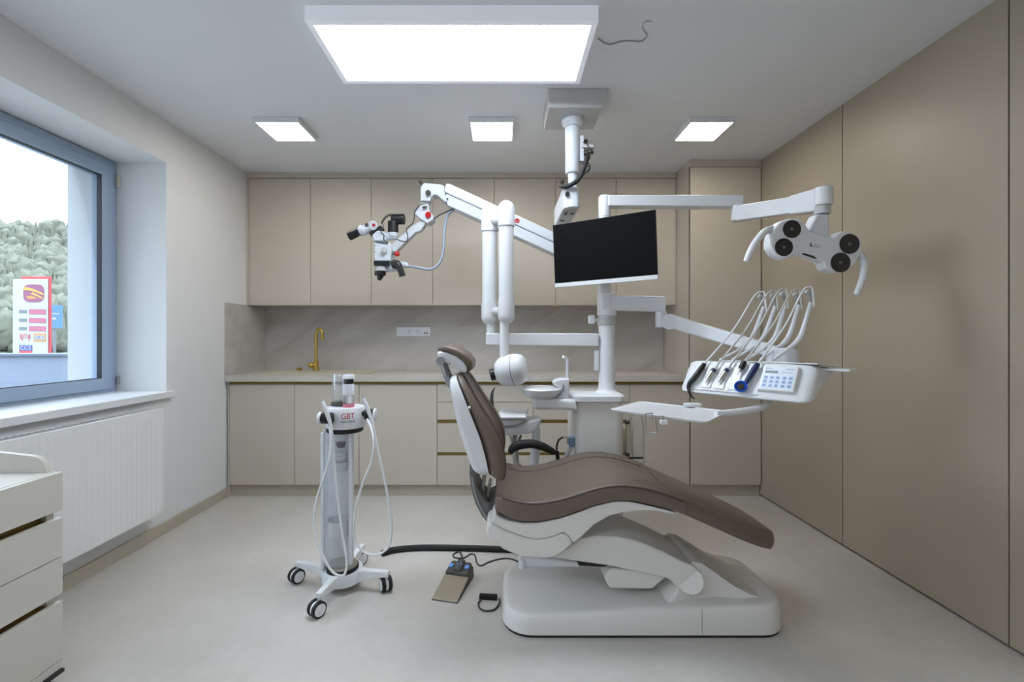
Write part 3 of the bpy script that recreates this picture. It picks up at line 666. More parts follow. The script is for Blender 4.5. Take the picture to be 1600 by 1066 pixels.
hk.tube([P(768, 626, 2.44), P(772, 655, 2.44), P(778, 666, 2.44)], 0.010)
tag(hk.build('syringe', M['dark_grey']), 'dark curved syringe tip standing up just behind the chair backrest', 'syringe')

# ------------------------------------------------------------------ x ray unit
XD = 2.46
xr = thing('xray_unit', 'white x-ray unit with folded twin tube arm and round head, left of the post', 'x-ray unit', (P(900, 0, DU).x, DU, 1.15))
MB().prism([(759, 521), (930, 521), (936, 522), (936, 541), (918, 541), (759, 539)], DU - 0.035, DU + 0.035).build('support_arm', M['white'], xr, bevel=0.006)
def folded(x0, x1, ytop, ys1, ys2, yb, d, parent, nk):
    xc = (x0 + x1) / 2; r = (x1 - x0) / 2 * d / F
    a_ = MB().cyl(P(xc, ys1, d), P(xc, ys2, d), r * 0.9, n=28).build('arm_tube', M['white_lacquer'], parent)
    def cap(ya, yb_, up):
        m = MB(); n = 28; pr_ = []
        h = abs(ya - yb_) * d / F; s_ = 1 if up else -1
        pts = []
        a0 = P(xc, ya, d)
        prof = [(0, r), (h - r, r)] + [(h - r + r * math.sin(t), r * math.cos(t)) for t in [R(v) for v in (15, 30, 45, 60, 75, 88)]]
        m.spin(a0, (0, 0, s_), prof, n)
        return m
    cap(ys1, ytop, True).build('top_joint', M['white_lacquer'], parent)
    cap(ys2, yb, False).build('bottom_joint', M['white_lacquer'], parent)
folded(752, 777.5, 320, 362, 474, 508, XD + 0.03, xr, None)
folded(778, 804, 313.5, 354, 468, 507, XD - 0.05, xr, None)
MB().cyl(P(767, 345, XD + 0.02), P(790, 345, XD - 0.03), 0.03).cyl(P(767, 488, XD + 0.02), P(790, 488, XD - 0.03), 0.028).build('hinge_pin', M['mount'], xr)
MB().cyl(P(767, 500, XD + 0.03), P(767, 522, XD + 0.03), 0.024).build('swivel', M['white'], xr)
MB().cyl(P(788, 500, XD - 0.05), P(788, 560, XD - 0.05), 0.024).build('head_stem', M['white'], xr)
hc = P(798.5, 578.5, XD - 0.05)
ax = Vector((0.93, -0.30, 0.16)).normalized()
rh = 0.084
MB().spin(hc, -ax, [(-0.018, rh), (0.0, rh * 1.0), (0.03, rh * 0.97), (0.055, rh * 0.86), (0.075, rh * 0.66), (0.088, rh * 0.3), (0.09, 0.002)]).build('head_back', M['white_lacquer'], xr, ang=60)
MB().spin(hc, ax, [(0.0205, rh * 1.0), (0.045, rh * 0.97), (0.07, rh * 0.84), (0.083, rh * 0.62), (0.088, 0.002)]).build('head_front', M['white_lacquer'], xr, ang=60)
MB().spin(hc, ax, [(0.0178, rh * 1.004), (0.0207, rh * 1.004)]).build('head_seam', M['dark_grey'], xr)
MB().cyl(P(777, 584, XD - 0.05), P(766, 586.5, XD - 0.05), 0.032).build('exit_cone', M['black'], xr, bevel=0.005)

# ------------------------------------------------------------------ monitor
TL, TR, BR, BL = P(862, 352, 2.46), P(1023.5, 327.5, 2.20), P(1029, 436, 2.205), P(868.5, 449.5, 2.465)
mo = thing('monitor', 'black screen monitor tilted on the post in front of the wall cabinets', 'monitor', tuple((BL + BR) / 2))
xax = ((TR - TL) + (BR - BL)).normalized(); zax = ((TL - BL) + (TR - BR)).normalized()
MM = basis((TL + TR + BL + BR) / 4, xax, zax)
hw, hh = ((TR - TL).length + (BR - BL).length) / 4, ((TL - BL).length + (TR - BR).length) / 4
MB(MM).box((-hw, -hh + 0.022, -0.012), (hw, hh, 0.0)).build('housing', M['black'], mo, bevel=0.002)
MB(MM).box((-hw + 0.004, -hh + 0.024, 0.0002), (hw - 0.004, hh - 0.004, 0.0012)).build('screen', M['screen'], mo)
MB(MM).box((-hw, -hh, -0.014), (hw, -hh + 0.0215, 0.002)).build('chin', M['white'], mo, bevel=0.002)
MB(MM).box((-hw * 0.5, -hh * 0.55, -0.035), (hw * 0.5, hh * 0.5, -0.0122)).build('rear_cover', M['black'], mo, bevel=0.006)
cmon = (TL + TR + BL + BR) / 4
MB().tube([cmon + MM.to_3x3() @ Vector((0, 0, -0.035)), Vector((px_ - 0.012, DU - 0.033, cmon.z - 0.01))], 0.022).build('mount_arm', M['white'], mo)
MB().cyl((px_ - 0.012, DU, cmon.z - 0.06), (px_ - 0.012, DU, cmon.z + 0.04), 0.042).build('mount_clamp', M['white'], mo, bevel=0.003)

# ------------------------------------------------------------------ operating light
LD = 2.0
ol = thing('operating_light', 'white operating light with four round dark lenses on a jointed arm at upper right', 'operating light', (px_ - 0.012, DU, 1.8))
MB().cyl((px_ - 0.012, DU, P(0, 341, DU).z), (px_ - 0.012, DU, P(0, 306, DU).z), 0.033, 0.032).build('post_cap', M['white'], ol, bevel=0.01)
MB().prism([(951, 304.5), (1162, 304.5), (1162, 322.5), (951, 321.5)], DU - 0.035, DU + 0.035).build('fixed_arm', M['white'], ol, bevel=0.005)
e1 = P(1155, 332, 2.47); e2 = P(1287, 318, LD)
MB().cyl(Vector((e1.x, 2.48, e1.z - 0.045)), Vector((e1.x, 2.48, P(0, 322.5, DU).z - 0.0005)), 0.036).build('elbow', M['white'], ol, bevel=0.01)
dirx = Vector((e2.x - e1.x, e2.y - e1.y, 0)); L_ = dirx.length; dirx.normalize()
AM = basis(Vector((e1.x, e1.y, 0)), dirx, (0, 0, 1))
z1a, z1b = P(0, 345, 2.46).z, P(0, 321.5, 2.46).z
z2a, z2b = P(0, 330, LD).z, P(0, 301, LD).z
MB(AM).loft([[(0, z1a, -0.03), (0, z1b, -0.03), (0, z1b, 0.03), (0, z1a, 0.03)], [(L_ * 0.72, z1a + (z2a - z1a) * 0.72 + .004, -0.032), (L_ * 0.72, z1b + (z2b - z1b) * 0.72, -0.032), (L_ * 0.72, z1b + (z2b - z1b) * 0.72, 0.032), (L_ * 0.72, z1a + (z2a - z1a) * 0.72 + .004, 0.032)]]).build('spring_arm', M['white'], ol, bevel=0.006)
MB(AM).loft([[(L_ * 0.70, z1a + (z2a - z1a) * 0.7 - .003, -0.035), (L_ * 0.70, z1b + (z2b - z1b) * 0.7 + .004, -0.035), (L_ * 0.70, z1b + (z2b - z1b) * 0.7 + .004, 0.035), (L_ * 0.70, z1a + (z2a - z1a) * 0.7 - .003, 0.035)], [(L_ * 0.98, z2a - .0, -0.038), (L_ * 0.98, z2b + 0.02, -0.038), (L_ * 0.98, z2b + 0.02, 0.038), (L_ * 0.98, z2a, 0.038)]]).build('arm_end', M['white'], ol, bevel=0.01)
MB().cyl(P(1286.5, 322, LD), P(1286.5, 293, LD), 0.037).build('swivel', M['white_lacquer'], ol, bevel=0.008)
MB().cyl(P(1285, 335, LD), P(1285, 322.3, LD), 0.032).build('swivel_collar', M['mount'], ol, bevel=0.003)
MB().prism([(1264, 359), (1270, 346), (1276, 334), (1296, 334), (1297, 352), (1297, 372), (1280, 372)], LD - 0.025, LD + 0.03).build('yoke', M['white'], ol, bevel=0.01)
outl = [(1213.8, 351), (1221, 345), (1232.6, 341), (1247.6, 341), (1257, 345), (1261, 353), (1266, 360.5), (1279.5, 364.5), (1302, 371), (1307, 366), (1312, 362), (1319, 360.7), (1330, 362.6), (1342, 369), (1348, 379.5), (1346.5, 396), (1339.6, 408), (1328, 420), (1317, 425.5), (1302, 425.5), (1290, 420), (1286.5, 409.5), (1276, 404), (1255, 397.5), (1245, 395.5), (1235, 402), (1225, 404), (1212, 398), (1204, 386), (1204.5, 374), (1208, 359)]
LF = LD - 0.06
hd = MB().prism(outl, LF, LF + 0.06).build('lamp_head', M['white'], ol, bevel=0.010, seg=4)
for x_, y_, r_ in ((1237, 358.2, 14), (1224.5, 386.5, 14), (1327, 381.4, 15.6), (1313, 410.5, 15.4)):
    ln = MB().spin(P(x_, y_, LF - 0.0003), (0, -1, 0), [(0, r_ * LF / F * 1.0), (0.003, r_ * LF / F), (0.0035, r_ * LF / F * 0.92), (0.002, r_ * LF / F * 0.3)]).build('lens', M['lens'], hd)
    MB().cyl(P(x_, y_, LF - 0.0023), P(x_, y_, LF - 0.005), 0.008).build('light_emitter', M['dark_grey'], ln)
MB().prism([(1253, 396.2), (1257, 395.8), (1271, 400), (1277, 404.3), (1274, 404.2), (1256, 398.2)], LF - 0.0015, LF + 0.002).build('sensor_slot', M['black'], hd)
lg = MB()
lg.prism([(1266, 379.5), (1268.5, 380.3), (1268, 381.8), (1265.4, 381)], LF - 0.0009, LF - 0.0002).prism([(1265.5, 382.3), (1269.5, 383.6), (1268.8, 385.6), (1264.8, 384.2)], LF - 0.0009, LF - 0.0002)
lg.build('logo_mark', M['black'], hd)
MB().prism([(1271, 381.5), (1282, 384.8), (1281.7, 385.8), (1270.7, 382.5)], LF - 0.0009, LF - 0.0002).prism([(1270.5, 384.5), (1280.5, 387.3), (1280.3, 388), (1270.3, 385.2)], LF - 0.0009, LF - 0.0002).build('logo_line', M['light_grey'], hd)
MB().tube([P(1210, 358, LF + 0.03), P(1203, 359, LF + 0.02), P(1194, 363, LF), P(1181, 378, LF - 0.02), P(1171, 396, LF - 0.03), P(1165.5, 409, LF - 0.03)], [0.016, 0.015, 0.0145, 0.014, 0.013, 0.010], n=14).build('handle', M['white'], ol)
MB().tube([P(1342, 396, LF + 0.03), P(1347, 404, LF + 0.02), P(1350.5, 415, LF), P(1349.5, 428, LF - 0.02), P(1344, 446, LF - 0.03), P(1337.5, 461, LF - 0.03)], [0.016, 0.015, 0.0145, 0.014, 0.013, 0.010], n=14).build('handle', M['white'], ol)

# ------------------------------------------------------------------ instrument delivery head
TH = R(50); Uv = Vector((math.cos(TH), -math.sin(TH), 0)); Vv = Vector((math.sin(TH), math.cos(TH), 0))
HO = Vector((0.824, 2.10, 0.945))
HM = Matrix.Translation(HO) @ Matrix((Uv, Vv, Vector((0, 0, 1)))).transposed().to_4x4()     # local x along, y back, z up
def hp(px, py, off=0.0, v=None):
    """point of the sloping front (off metres proud of it) or of the plane v behind it, at a photo pixel; local coords"""
    kx = (px - CX) / F
    z = 0.08
    vv = v if v is not None else 0.05
    for _ in range(40):
        b = HO + Vv * vv
        # (b.x+u*Ux) = kx*(b.y+u*Uy)
        u = (kx * b.y - b.x) / (Uv.x - kx * Uv.y)
        w_ = b + Uv * u
        z = CAMZ - (py - CY) * w_.y / F - HO.z
        if v is None: vv = max(-0.05, (z - 0.022) * 0.80) - off
    return Vector((u, vv, z))
dh = thing('delivery_unit', 'white instrument delivery unit with keypad and hose whips above the leg rest', 'delivery unit', tuple(HO))
HL = 0.50
prf = [(0.0, 0.006), (0.010, 0.0), (0.045, 0.004), (0.22, 0.085), (0.325, 0.118), (0.33, 0.128), (0.12, 0.145), (0.098, 0.143), (0.004, 0.022)]
def hsec(u, s0=0.0, top=1.0):
    return [(u, a + s0, b * top + (0.0 if top == 1 else 0.012)) for a, b in prf]
def hsec2(u, f):
    """section shrunk about its lower back for the rounded ends"""
    cv, cz = 0.12, 0.055
    return [(u, cv + (a - cv) * f, cz + (b - cz) * f) for a, b in prf]
MB(HM).loft([hsec2(-0.012, 0.72), hsec2(-0.004, 0.88), hsec2(0.012, 0.97), hsec2(0.035, 1.0), hsec2(HL - 0.035, 1.0), hsec2(HL - 0.012, 0.97), hsec2(HL + 0.004, 0.88), hsec2(HL + 0.012, 0.72)]).build('head_body', M['white'], dh, bevel=0.006)
MB(HM).loft([[(0.10, 0.16, 0.1435), (HL + 0.01, 0.10, 0.1475), (HL + 0.03, 0.33, 0.131), (0.10, 0.33, 0.131)], [(0.10, 0.16, 0.149), (HL + 0.01, 0.10, 0.153), (HL + 0.03, 0.33, 0.139), (0.10, 0.33, 0.139)]]).build('top_mat', M['white_lacquer'], dh, bevel=0.002)
MB(HM).loft([[(HL - 0.05, 0.19, 0.118), (HL + 0.09, 0.20, 0.118), (HL + 0.09, 0.33, 0.112), (HL - 0.05, 0.33, 0.112)], [(HL - 0.05, 0.19, 0.13), (HL + 0.09, 0.20, 0.13), (HL + 0.09, 0.33, 0.125), (HL - 0.05, 0.33, 0.125)]]).build('side_shelf', M['white'], dh, bevel=0.004)
# slots and dividers on the sloping front
sl = Vector((0, 0.094, 0.121)).normalized(); nr = Vector((0, -0.121, 0.094)).normalized()
def onslope(u, s, n):      # u along, s up the slope, n proud of it
    return Vector((u, 0.004, 0.022)) + sl * s + nr * n + Vector((u, 0, 0)) * 0
for i in range(5):
    u0 = 0.03 + i * 0.058
    r_ = [onslope(u0, 0.006, 0.0004), onslope(u0 + 0.046, 0.006, 0.0004), onslope(u0 + 0.046, 0.135, 0.0004), onslope(u0, 0.135, 0.0004)]
    t_ = [onslope(u0 + 0.004, 0.012, 0.006), onslope(u0 + 0.042, 0.012, 0.006), onslope(u0 + 0.042, 0.13, 0.006), onslope(u0 + 0.004, 0.13, 0.006)]
    MB(HM).loft([r_, t_]).build('instrument_rest', M['white'], dh, bevel=0.003)
MB(HM).box((0.03, 0.0, 0.018), (0.33, 0.012, 0.026)).build('front_lip', M['white_lacquer'], dh, bevel=0.003)
# keypad
ka, kb, kc, kd = hp(1197, 575, 0.012), hp(1247, 580.5, 0.012), hp(1237, 617, 0.012), hp(1183, 612, 0.012)
kx0, kx1 = (ka.x + kd.x) / 2, (kb.x + kc.x) / 2
ks0 = 0.012; ks1 = 0.135
kp = MB(HM).loft([[onslope(kx0 - 0.008, ks0, 0.0005), onslope(kx1 + 0.008, ks0, 0.0005), onslope(kx1 + 0.008, ks1, 0.0005), onslope(kx0 - 0.008, ks1, 0.0005)], [onslope(kx0 - 0.003, ks0 + 0.004, 0.016), onslope(kx1 + 0.003, ks0 + 0.004, 0.016), onslope(kx1 + 0.003, ks1 - 0.004, 0.022), onslope(kx0 - 0.003, ks1 - 0.004, 0.022)]]).build('keypad', M['white_lacquer'], dh, bevel=0.003)
def kq(fx, fs, n=0.0):
    """point on the keypad face, fractions across and up"""
    s_ = ks0 + 0.006 + (ks1 - ks0 - 0.012) * fs
    return onslope(kx0 + (kx1 - kx0) * fx, s_, 0.0163 + 0.0058 * fs + n)
def kpatch(m, x0, x1, s0, s1, n0, n1):
    m.loft([[kq(x0, s0, n0), kq(x1, s0, n0), kq(x1, s1, n0), kq(x0, s1, n0)], [kq(x0, s0, n1), kq(x1, s0, n1), kq(x1, s1, n1), kq(x0, s1, n1)]])
    return m
kpatch(MB(HM), 0.03, 0.97, 0.03, 0.97, 0.0003, 0.001).build('keypad_film', M['keypad'], kp)
kpatch(MB(HM), 0.08, 0.47, 0.68, 0.79, 0.0011, 0.0016).build('display', M['display'], kp)
for r_ in range(3):
    for c_, fx in enumerate((0.08, 0.27, 0.44, 0.64, 0.82)):
        kb_ = kpatch(MB(HM), fx, fx + 0.12, 0.10 + r_ * 0.17, 0.22 + r_ * 0.17, 0.0011, 0.0018).build('key', M['key'], kp)
        kpatch(MB(HM), fx + 0.035, fx + 0.085, 0.135 + r_ * 0.17, 0.185 + r_ * 0.17, 0.0019, 0.0022).build('key_symbol', M['display'], kb_)
m = kpatch(MB(HM), 0.12, 0.28, 0.87, 0.90, 0.0011, 0.0015); kpatch(m, 0.68, 0.92, 0.86, 0.89, 0.0011, 0.0015); kpatch(m, 0.56, 0.9, 0.70, 0.715, 0.0011, 0.0015); kpatch(m, 0.56, 0.9, 0.76, 0.77, 0.0011, 0.0015)
m.build('printed_line', M['light_grey'], kp)
kpatch(MB(HM), 0.08, 0.10, 0.85, 0.92, 0.0011, 0.0016).build('logo_mark', M['black'], kp)
# pivot housing, arms back to the post
J = hp(1222, 556, v=0.28); JW = HM @ J
zt = P(0, 545, JW.y).z
MB().cyl((JW.x, JW.y, HO.z + 0.132), (JW.x, JW.y, zt + 0.004), 0.066, 0.06, n=32).build('pivot_housing', M['white'], dh, bevel=0.008)
ws, we = P(1050, 503, 2.44), Vector((JW.x, JW.y, zt - 0.025))
dv = Vector((we.x - ws.x, we.y - ws.y, 0)); AL = dv.length; dv.normalize()
AM2 = basis(Vector((ws.x, ws.y, 0)), dv, (0, 0, 1))
MB(AM2).loft([[(0, ws.z - 0.034, -0.03), (0, ws.z + 0.038, -0.03), (0, ws.z + 0.038, 0.03), (0, ws.z - 0.034, 0.03)], [(AL, we.z - 0.028, -0.028), (AL, we.z + 0.030, -0.028), (AL, we.z + 0.030, 0.028), (AL, we.z - 0.028, 0.028)]]).build('spring_arm', M['white'], dh, bevel=0.01)
MB().cyl(P(1047, 503, 2.44 - 0.04), P(1047, 503, 2.44 + 0.045), 0.042).build('elbow_joint', M['white'], dh, bevel=0.006)
MB().cyl(P(1033, 512, 2.45), P(1033, 487, 2.45), 0.03).build('elbow_pin', M['white'], dh, bevel=0.004)
MB().prism([(941, 460.5), (1038, 463), (1041, 467), (1041, 487), (941, 484)], DU - 0.05, DU + 0.03).build('fixed_arm', M['white'], dh, bevel=0.008)
MB().cyl((px_, DU, P(0, 494, DU).z), (px_, DU, P(0, 459, DU).z), 0.052).build('post_bearing', M['white'], dh, bevel=0.006)
# hose whips
tops = [(1188, 462), (1206, 461), (1222, 458), (1243, 459), (1262, 455)]
bases = [(1155, 545), (1172, 545), (1192, 545), (1212, 545), (1231, 545)]
whipT = []
for i in range(5):
    b_ = HM @ hp(*bases[i], v=0.24); t_ = HM @ hp(tops[i][0] + 5, tops[i][1] + 18, v=0.36)
    mid = (b_ + t_) / 2 + Vector((0.012, 0, -0.03))
    wp = MB().tube([b_, b_ + (mid - b_) * 0.5 + Vector((0.003, 0, -0.01)), mid, t_], [0.007, 0.011, 0.011, 0.008], n=10).build('whip_arm', M['white'], dh)
    tt = HM @ hp(tops[i][0], tops[i][1], v=0.37)
    MB().cyl(tt + Vector((-0.006, 0, 0)), tt + Vector((0.014, 0.004, -0.018)), 0.011).build('whip_roller', M['mount'], wp, bevel=0.003)
    MB().cyl(t_, tt, 0.004).build('whip_spring', M['grey_plastic'], wp)
    f_ = HM @ hp(bases[i][0] - 30 + i * 2, 562, v=0.16)
    MB().tube([b_, b_ + Vector((-0.02, -0.01, -0.012)), (b_ + f_) / 2 + Vector((-0.01, 0, -0.008)), f_], 0.0055).build('feed_hose', M['hose_white'], wp)
    whipT.append((tt, b_, t_))
# tray bracket
MB().tube([P(1205, 629, 1.92), P(1190, 637, 1.88), P(1165, 642, 1.84), P(1140, 645, 1.80), P(1118, 646, 1.78)], [0.010, 0.014, 0.014, 0.013, 0.011], n=12).build('tray_bracket', M['white'], dh)

# handpieces resting in the delivery head
GH = 'handpieces resting on the delivery unit'
def hose(i, end, parent, mat, r=0.0042):
    tt, b_, t_ = whipT[i]
    up = tt + Vector((0.003, -0.004, 0.018))
    p1 = up + (end - up) * 0.12 + Vector((-0.006, 0, 0.014))
    MB().tube([t_ + Vector((0.006, -0.012, -0.02)), tt + Vector((0.016, -0.008, 0.004)), up, p1, up + (end - up) * 0.5 + Vector((0.004, 0, -0.006)), end], r, n=8).build('hose', mat, parent)
W = lambda px, py, off: HM @ hp(px, py, off)
def hthing(lab, a): return thing('dental_handpiece', lab, 'dental handpiece', tuple(a), GH)
# air water syringe
a = W(1100, 570, 0.022)
t = hthing('black air syringe with long curved tip, leftmost on the delivery unit', a)
MB().tube([W(1100.5, 569, 0.022), W(1095, 577, 0.026), W(1086, 589, 0.026), W(1078, 598, 0.024)], [0.010, 0.0125, 0.0125, 0.0105], n=12).build('body', M['black'], t)
e_ = W(1078, 598, 0.024)
MB().tube([e_, P(1075.5, 605, e_.y), P(1077.5, 614, e_.y - 0.01), P(1081, 620, e_.y - 0.015), P(1085.5, 623.5, e_.y - 0.02)], [0.0105, 0.008, 0.006, 0.0045, 0.0025], n=10).build('tip', M['black'], t)
hose(0, W(1100.5, 569, 0.022), t, M['hose_white'])
def turbine(lab, x0, y0, x1, y1, i):
    a, b = W(x0, y0, 0.02), W(x1, y1, 0.02)
    t = hthing(lab, a); d_ = (b - a)
    MB().cyl(a - d_ * 0.30, a, 0.007, 0.0095, n=16).build('sleeve', M['hose_white'], t)
    MB().cyl(a, a + d_ * 0.2, 0.0105, n=16).build('ring', M['navy'], t, bevel=0.001)
    MB().cyl(a + d_ * 0.2, a + d_ * 0.72, 0.0098, n=16).build('coupling', M['steel'], t, bevel=0.0015)
    MB().spin(a + d_ * 0.721, d_, [(0, 0.0085), (0.006, 0.0085), (0.007, 0.0055), (0.018, 0.005), (0.019, 0.003), (0.026, 0.0025)], n=14).build('connector_pins', M['chrome'], t)
    hose(i, a - d_ * 0.30, t, M['hose_grey'])
turbine('steel coupling with navy ring second from the left on the delivery unit', 1116, 577, 1102, 597, 1)
turbine('steel coupling with navy ring third from the left on the delivery unit', 1136.5, 577, 1122, 597, 2)
a = W(1163.5, 565, 0.022); b = W(1157, 577, 0.022); d_ = b - a
t = hthing('short black handpiece with steel tip, left of the blue light', a)
MB().spin(a, d_, [(0, 0.008), (0.004, 0.0115), (d_.length * 0.8, 0.0115), (d_.length, 0.009)], n=14).build('body', M['black'], t)
MB().spin(b, d_, [(0, 0.006), (0.012, 0.005), (0.013, 0.0025), (0.03, 0.002)], n=10).build('tip', M['steel'], t)
hose(3, a, t, M['hose_grey'])
a = W(1184, 569, 0.024); b = W(1164, 600, 0.03)
t = hthing('navy blue curing light with round bright blue head beside the keypad', a)
MB().tube([a, a + (b - a) * 0.3, a + (b - a) * 0.7, b], [0.011, 0.0125, 0.0115, 0.009], n=14).build('body', M['navy'], t)
hc2 = W(1157.5, 604, 0.034)
nrm = (HM.to_3x3() @ nr + Vector((-0.25, -0.5, 0))).normalized()
MB().spin(hc2, nrm, [(-0.012, 0.02), (-0.008, 0.024), (0.004, 0.025), (0.006, 0.022), (0.0, 0.017), (-0.004, 0.015)]).build('light_ring', M['blue'], t)
MB().cyl(hc2 + nrm * -0.004, hc2 + nrm * 0.001, 0.014).build('lens', M['black'], t)
hose(4, a, t, M['hose_white'])

# instrument tray and its wire hook
tr = thing('instrument_tray', 'white rectangular instrument tray held under the delivery unit', 'tray', (0.68, 1.88, 0.893))
c4 = [P(951, 640, 1.89), P(1000, 626.5, 2.14), P(1140, 641.5, 1.855), P(1104, 660, 1.61)]
zt_ = 0.9
c4 = [Vector((p.x, p.y, zt_)) for p in c4]; cc = sum(c4, Vector()) / 4
def rquad(q4, f, z, r=0.03):
    pts = [cc + (p - cc) * f for p in q4]; out = []
    for i in range(4):
        p, a, b = pts[i], pts[i - 1], pts[(i + 1) % 4]
        da, db = (a - p).normalized() * r, (b - p).normalized() * r
        for k in range(6):
            t_ = k / 5; out.append(((p + da) * (1 - t_) ** 2 + p * 2 * t_ * (1 - t_) + (p + db) * t_ ** 2))
    return [Vector((p.x, p.y, z)) for p in out]
MB().loft([rquad(c4, 0.92, zt_ - 0.010), rquad(c4, 0.985, zt_ - 0.006), rquad(c4, 1.0, zt_), rquad(c4, 0.985, zt_), rquad(c4, 0.965, zt_ - 0.003), rquad(c4, 0.93, zt_ - 0.004)]).build('tray_plate', M['white_lacquer'], tr, ang=60)
cb = P(1083, 631, 1.97)
MB().box((cb.x - 0.035, cb.y - 0.02, zt_ + 0.001), (cb.x + 0.03, cb.y + 0.02, zt_ + 0.014)).build('tray_clip', M['white'], tr, bevel=0.003)
wh = thing('wire_holder', 'bent wire holder hooked on the front edge of the instrument tray', 'wire holder', tuple(P(1018, 650, 1.76)))
WD = 1.735
MB().tube([P(1020, 656, WD + .01), P(1019.5, 647.5, WD + .01), P(1018.5, 646, WD + .01), P(1009.5, 647, WD), P(1008.5, 649, WD), P(1011, 676, WD - 0.01), P(1012, 677.5, WD - 0.01), P(1026, 676.5, WD - 0.02), P(1027, 675, WD - .02), P(1024.5, 652, WD - 0.02), P(1026, 651, WD - .02), P(1035.5, 650.5, WD - .03), P(1037, 652, WD - .03), P(1036.5, 660, WD - .03)], 0.0017, n=8, sub=5).build('wire', M['wire'], wh)
MB().box(tuple(P(1035, 660.5, WD - .03) - Vector((0.008, 0.01, 0.006))), tuple(P(1037, 656.5, WD - .03) + Vector((0.012, 0.01, 0.0)))).build('clip', M['white'], wh, bevel=0.002)
MB().cyl(P(1028, 679, WD - 0.02), P(1026, 675.5, WD - 0.02), 0.005).build('end_cap', M['steel'], wh)

# clear water bottle on the column's right flank
wb = thing('water_bottle', 'clear water bottle in a bracket on the right side of the dental unit column', 'water bottle', tuple(P(993, 715, 2.5)))
bcx, bcy = P(995, 0, 2.5).x, 2.5
MB().spin((bcx, bcy, 0.42), (0, 0, 1), [(0, 0.036), (0.008, 0.042), (0.30, 0.042), (0.345, 0.030), (0.36, 0.018), (0.385, 0.018)]).build('bottle', M['acrylic'], wb)
MB().tube([P(989, 650, 2.5), P(988, 670, 2.46), P(987.5, 700, 2.46), P(990, 726, 2.46)], 0.006).build('feed_tube', M['hose_grey'], wb)
b0 = P(977, 655, 2.47); b1 = P(980, 715, 2.47)
MB().box((bx1 + 0.0005, 2.47, b1.z + 0.03), (b0.x + 0.006, 2.478, b0.z - 0.05)).box((b0.x + 0.002, 2.46, b1.z - 0.05), (b0.x + 0.014, 2.48, b0.z)).build('bracket_bar', M['sink'], wb, bevel=0.002)
for py in (660, 710):
    p_ = P(979, py, 2.47); MB().box((p_.x - 0.008, 2.455, p_.z - 0.009), (p_.x + 0.014, 2.485, p_.z + 0.009)).build('clamp', M['dark_grey'], wb, bevel=0.002)
MB().box((b0.x + 0.014, 2.452, P(0, 716, 2.47).z), (bcx + 0.02, 2.458, P(0, 713, 2.47).z)).build('level_mark', M['dark_grey'], wb)

# ------------------------------------------------------------------ dental chair
YC, HW = 2.04, 0.26
ch = thing('dental_chair', 'brown upholstered dental chair with white shell on a white floor base', 'dental chair', (0.55, YC, 0))
# floor base
bp = [(0.0, 0.09), (0.015, 0.013)]
def base_plan(x0, x1, y0, y1, r): return rrect(x0, y0, x1, y1, r, 7)
B0 = (0.0, 1.163, 1.812, 2.27)
def zt_base(x, z): return z
m = MB()
lv = [(0.012, 0.0), (0.05, -0.004), (0.09, -0.012)]
ringz = []
for f, zf in ((0.0, 0.012), (0.003, 0.5), (0.008, 0.86), (0.014, 0.95), (0.024, 0.99), (0.04, 1.0)):
    pl_ = base_plan(B0[0] + f, B0[1] - f * 1.0, B0[2] + f, B0[3] - f, max(0.12 - f * 0.8, 0.03))
    r_ = []
    for x, y in pl_:
        t_ = min(1, max(0, (x - 0.5) / 0.35)); t_ = t_ * t_ * (3 - 2 * t_)
        H = 0.088 + 0.04 * t_
        r_.append((x, y, 0.012 if zf == 0.012 else H * zf))
    ringz.append(r_)
m.loft(ringz)
bo = m.build('floor_base', M['base_white'], ch, ang=55)
pl_ = base_plan(B0[0] + 0.004, B0[1] - 0.004, B0[2] + 0.004, B0[3] - 0.004, 0.116)
MB().loft([[(x, y, 0.0) for x, y in pl_], [(x, y, 0.0118) for x, y in pl_]]).build('base_gasket', M['rubber'], ch)
m = MB(); rings = []
for x, z in ((0.66, 0.10), (0.70, 0.125), (0.735, 0.17), (0.765, 0.225), (0.80, 0.254), (0.84, 0.247), (0.90, 0.205), (0.965, 0.162), (1.03, 0.134), (1.085, 0.122)):
    ya, yb = 1.862 + 0.043 * min(1.0, max(0.0, (z - 0.12) / 0.08)), 2.25 - 0.04 * (z - 0.12) / 0.13
    rings.append([(x, ya - 0.018, 0.09), (x, ya, max(0.1, z - 0.02)), (x, ya + 0.012, z), (x, yb - 0.012, z), (x, yb, max(0.1, z - 0.02)), (x, yb + 0.012, 0.09)])
m.loft(rings).build('base_hump', M['base_white'], ch, ang=50)
MB().box((0.7945, 1.8112, 0.014), (0.7957, 1.8140, 0.118)).build('base_joint', M['grey_plastic'], ch)
MB().prism([(945, 905), (948, 897), (956, 889), (1000, 890), (1043, 902), (1020, 922), (953, 921)], 1.905, 2.12).build('motor_cover', M['base_white'], ch, bevel=0.012)
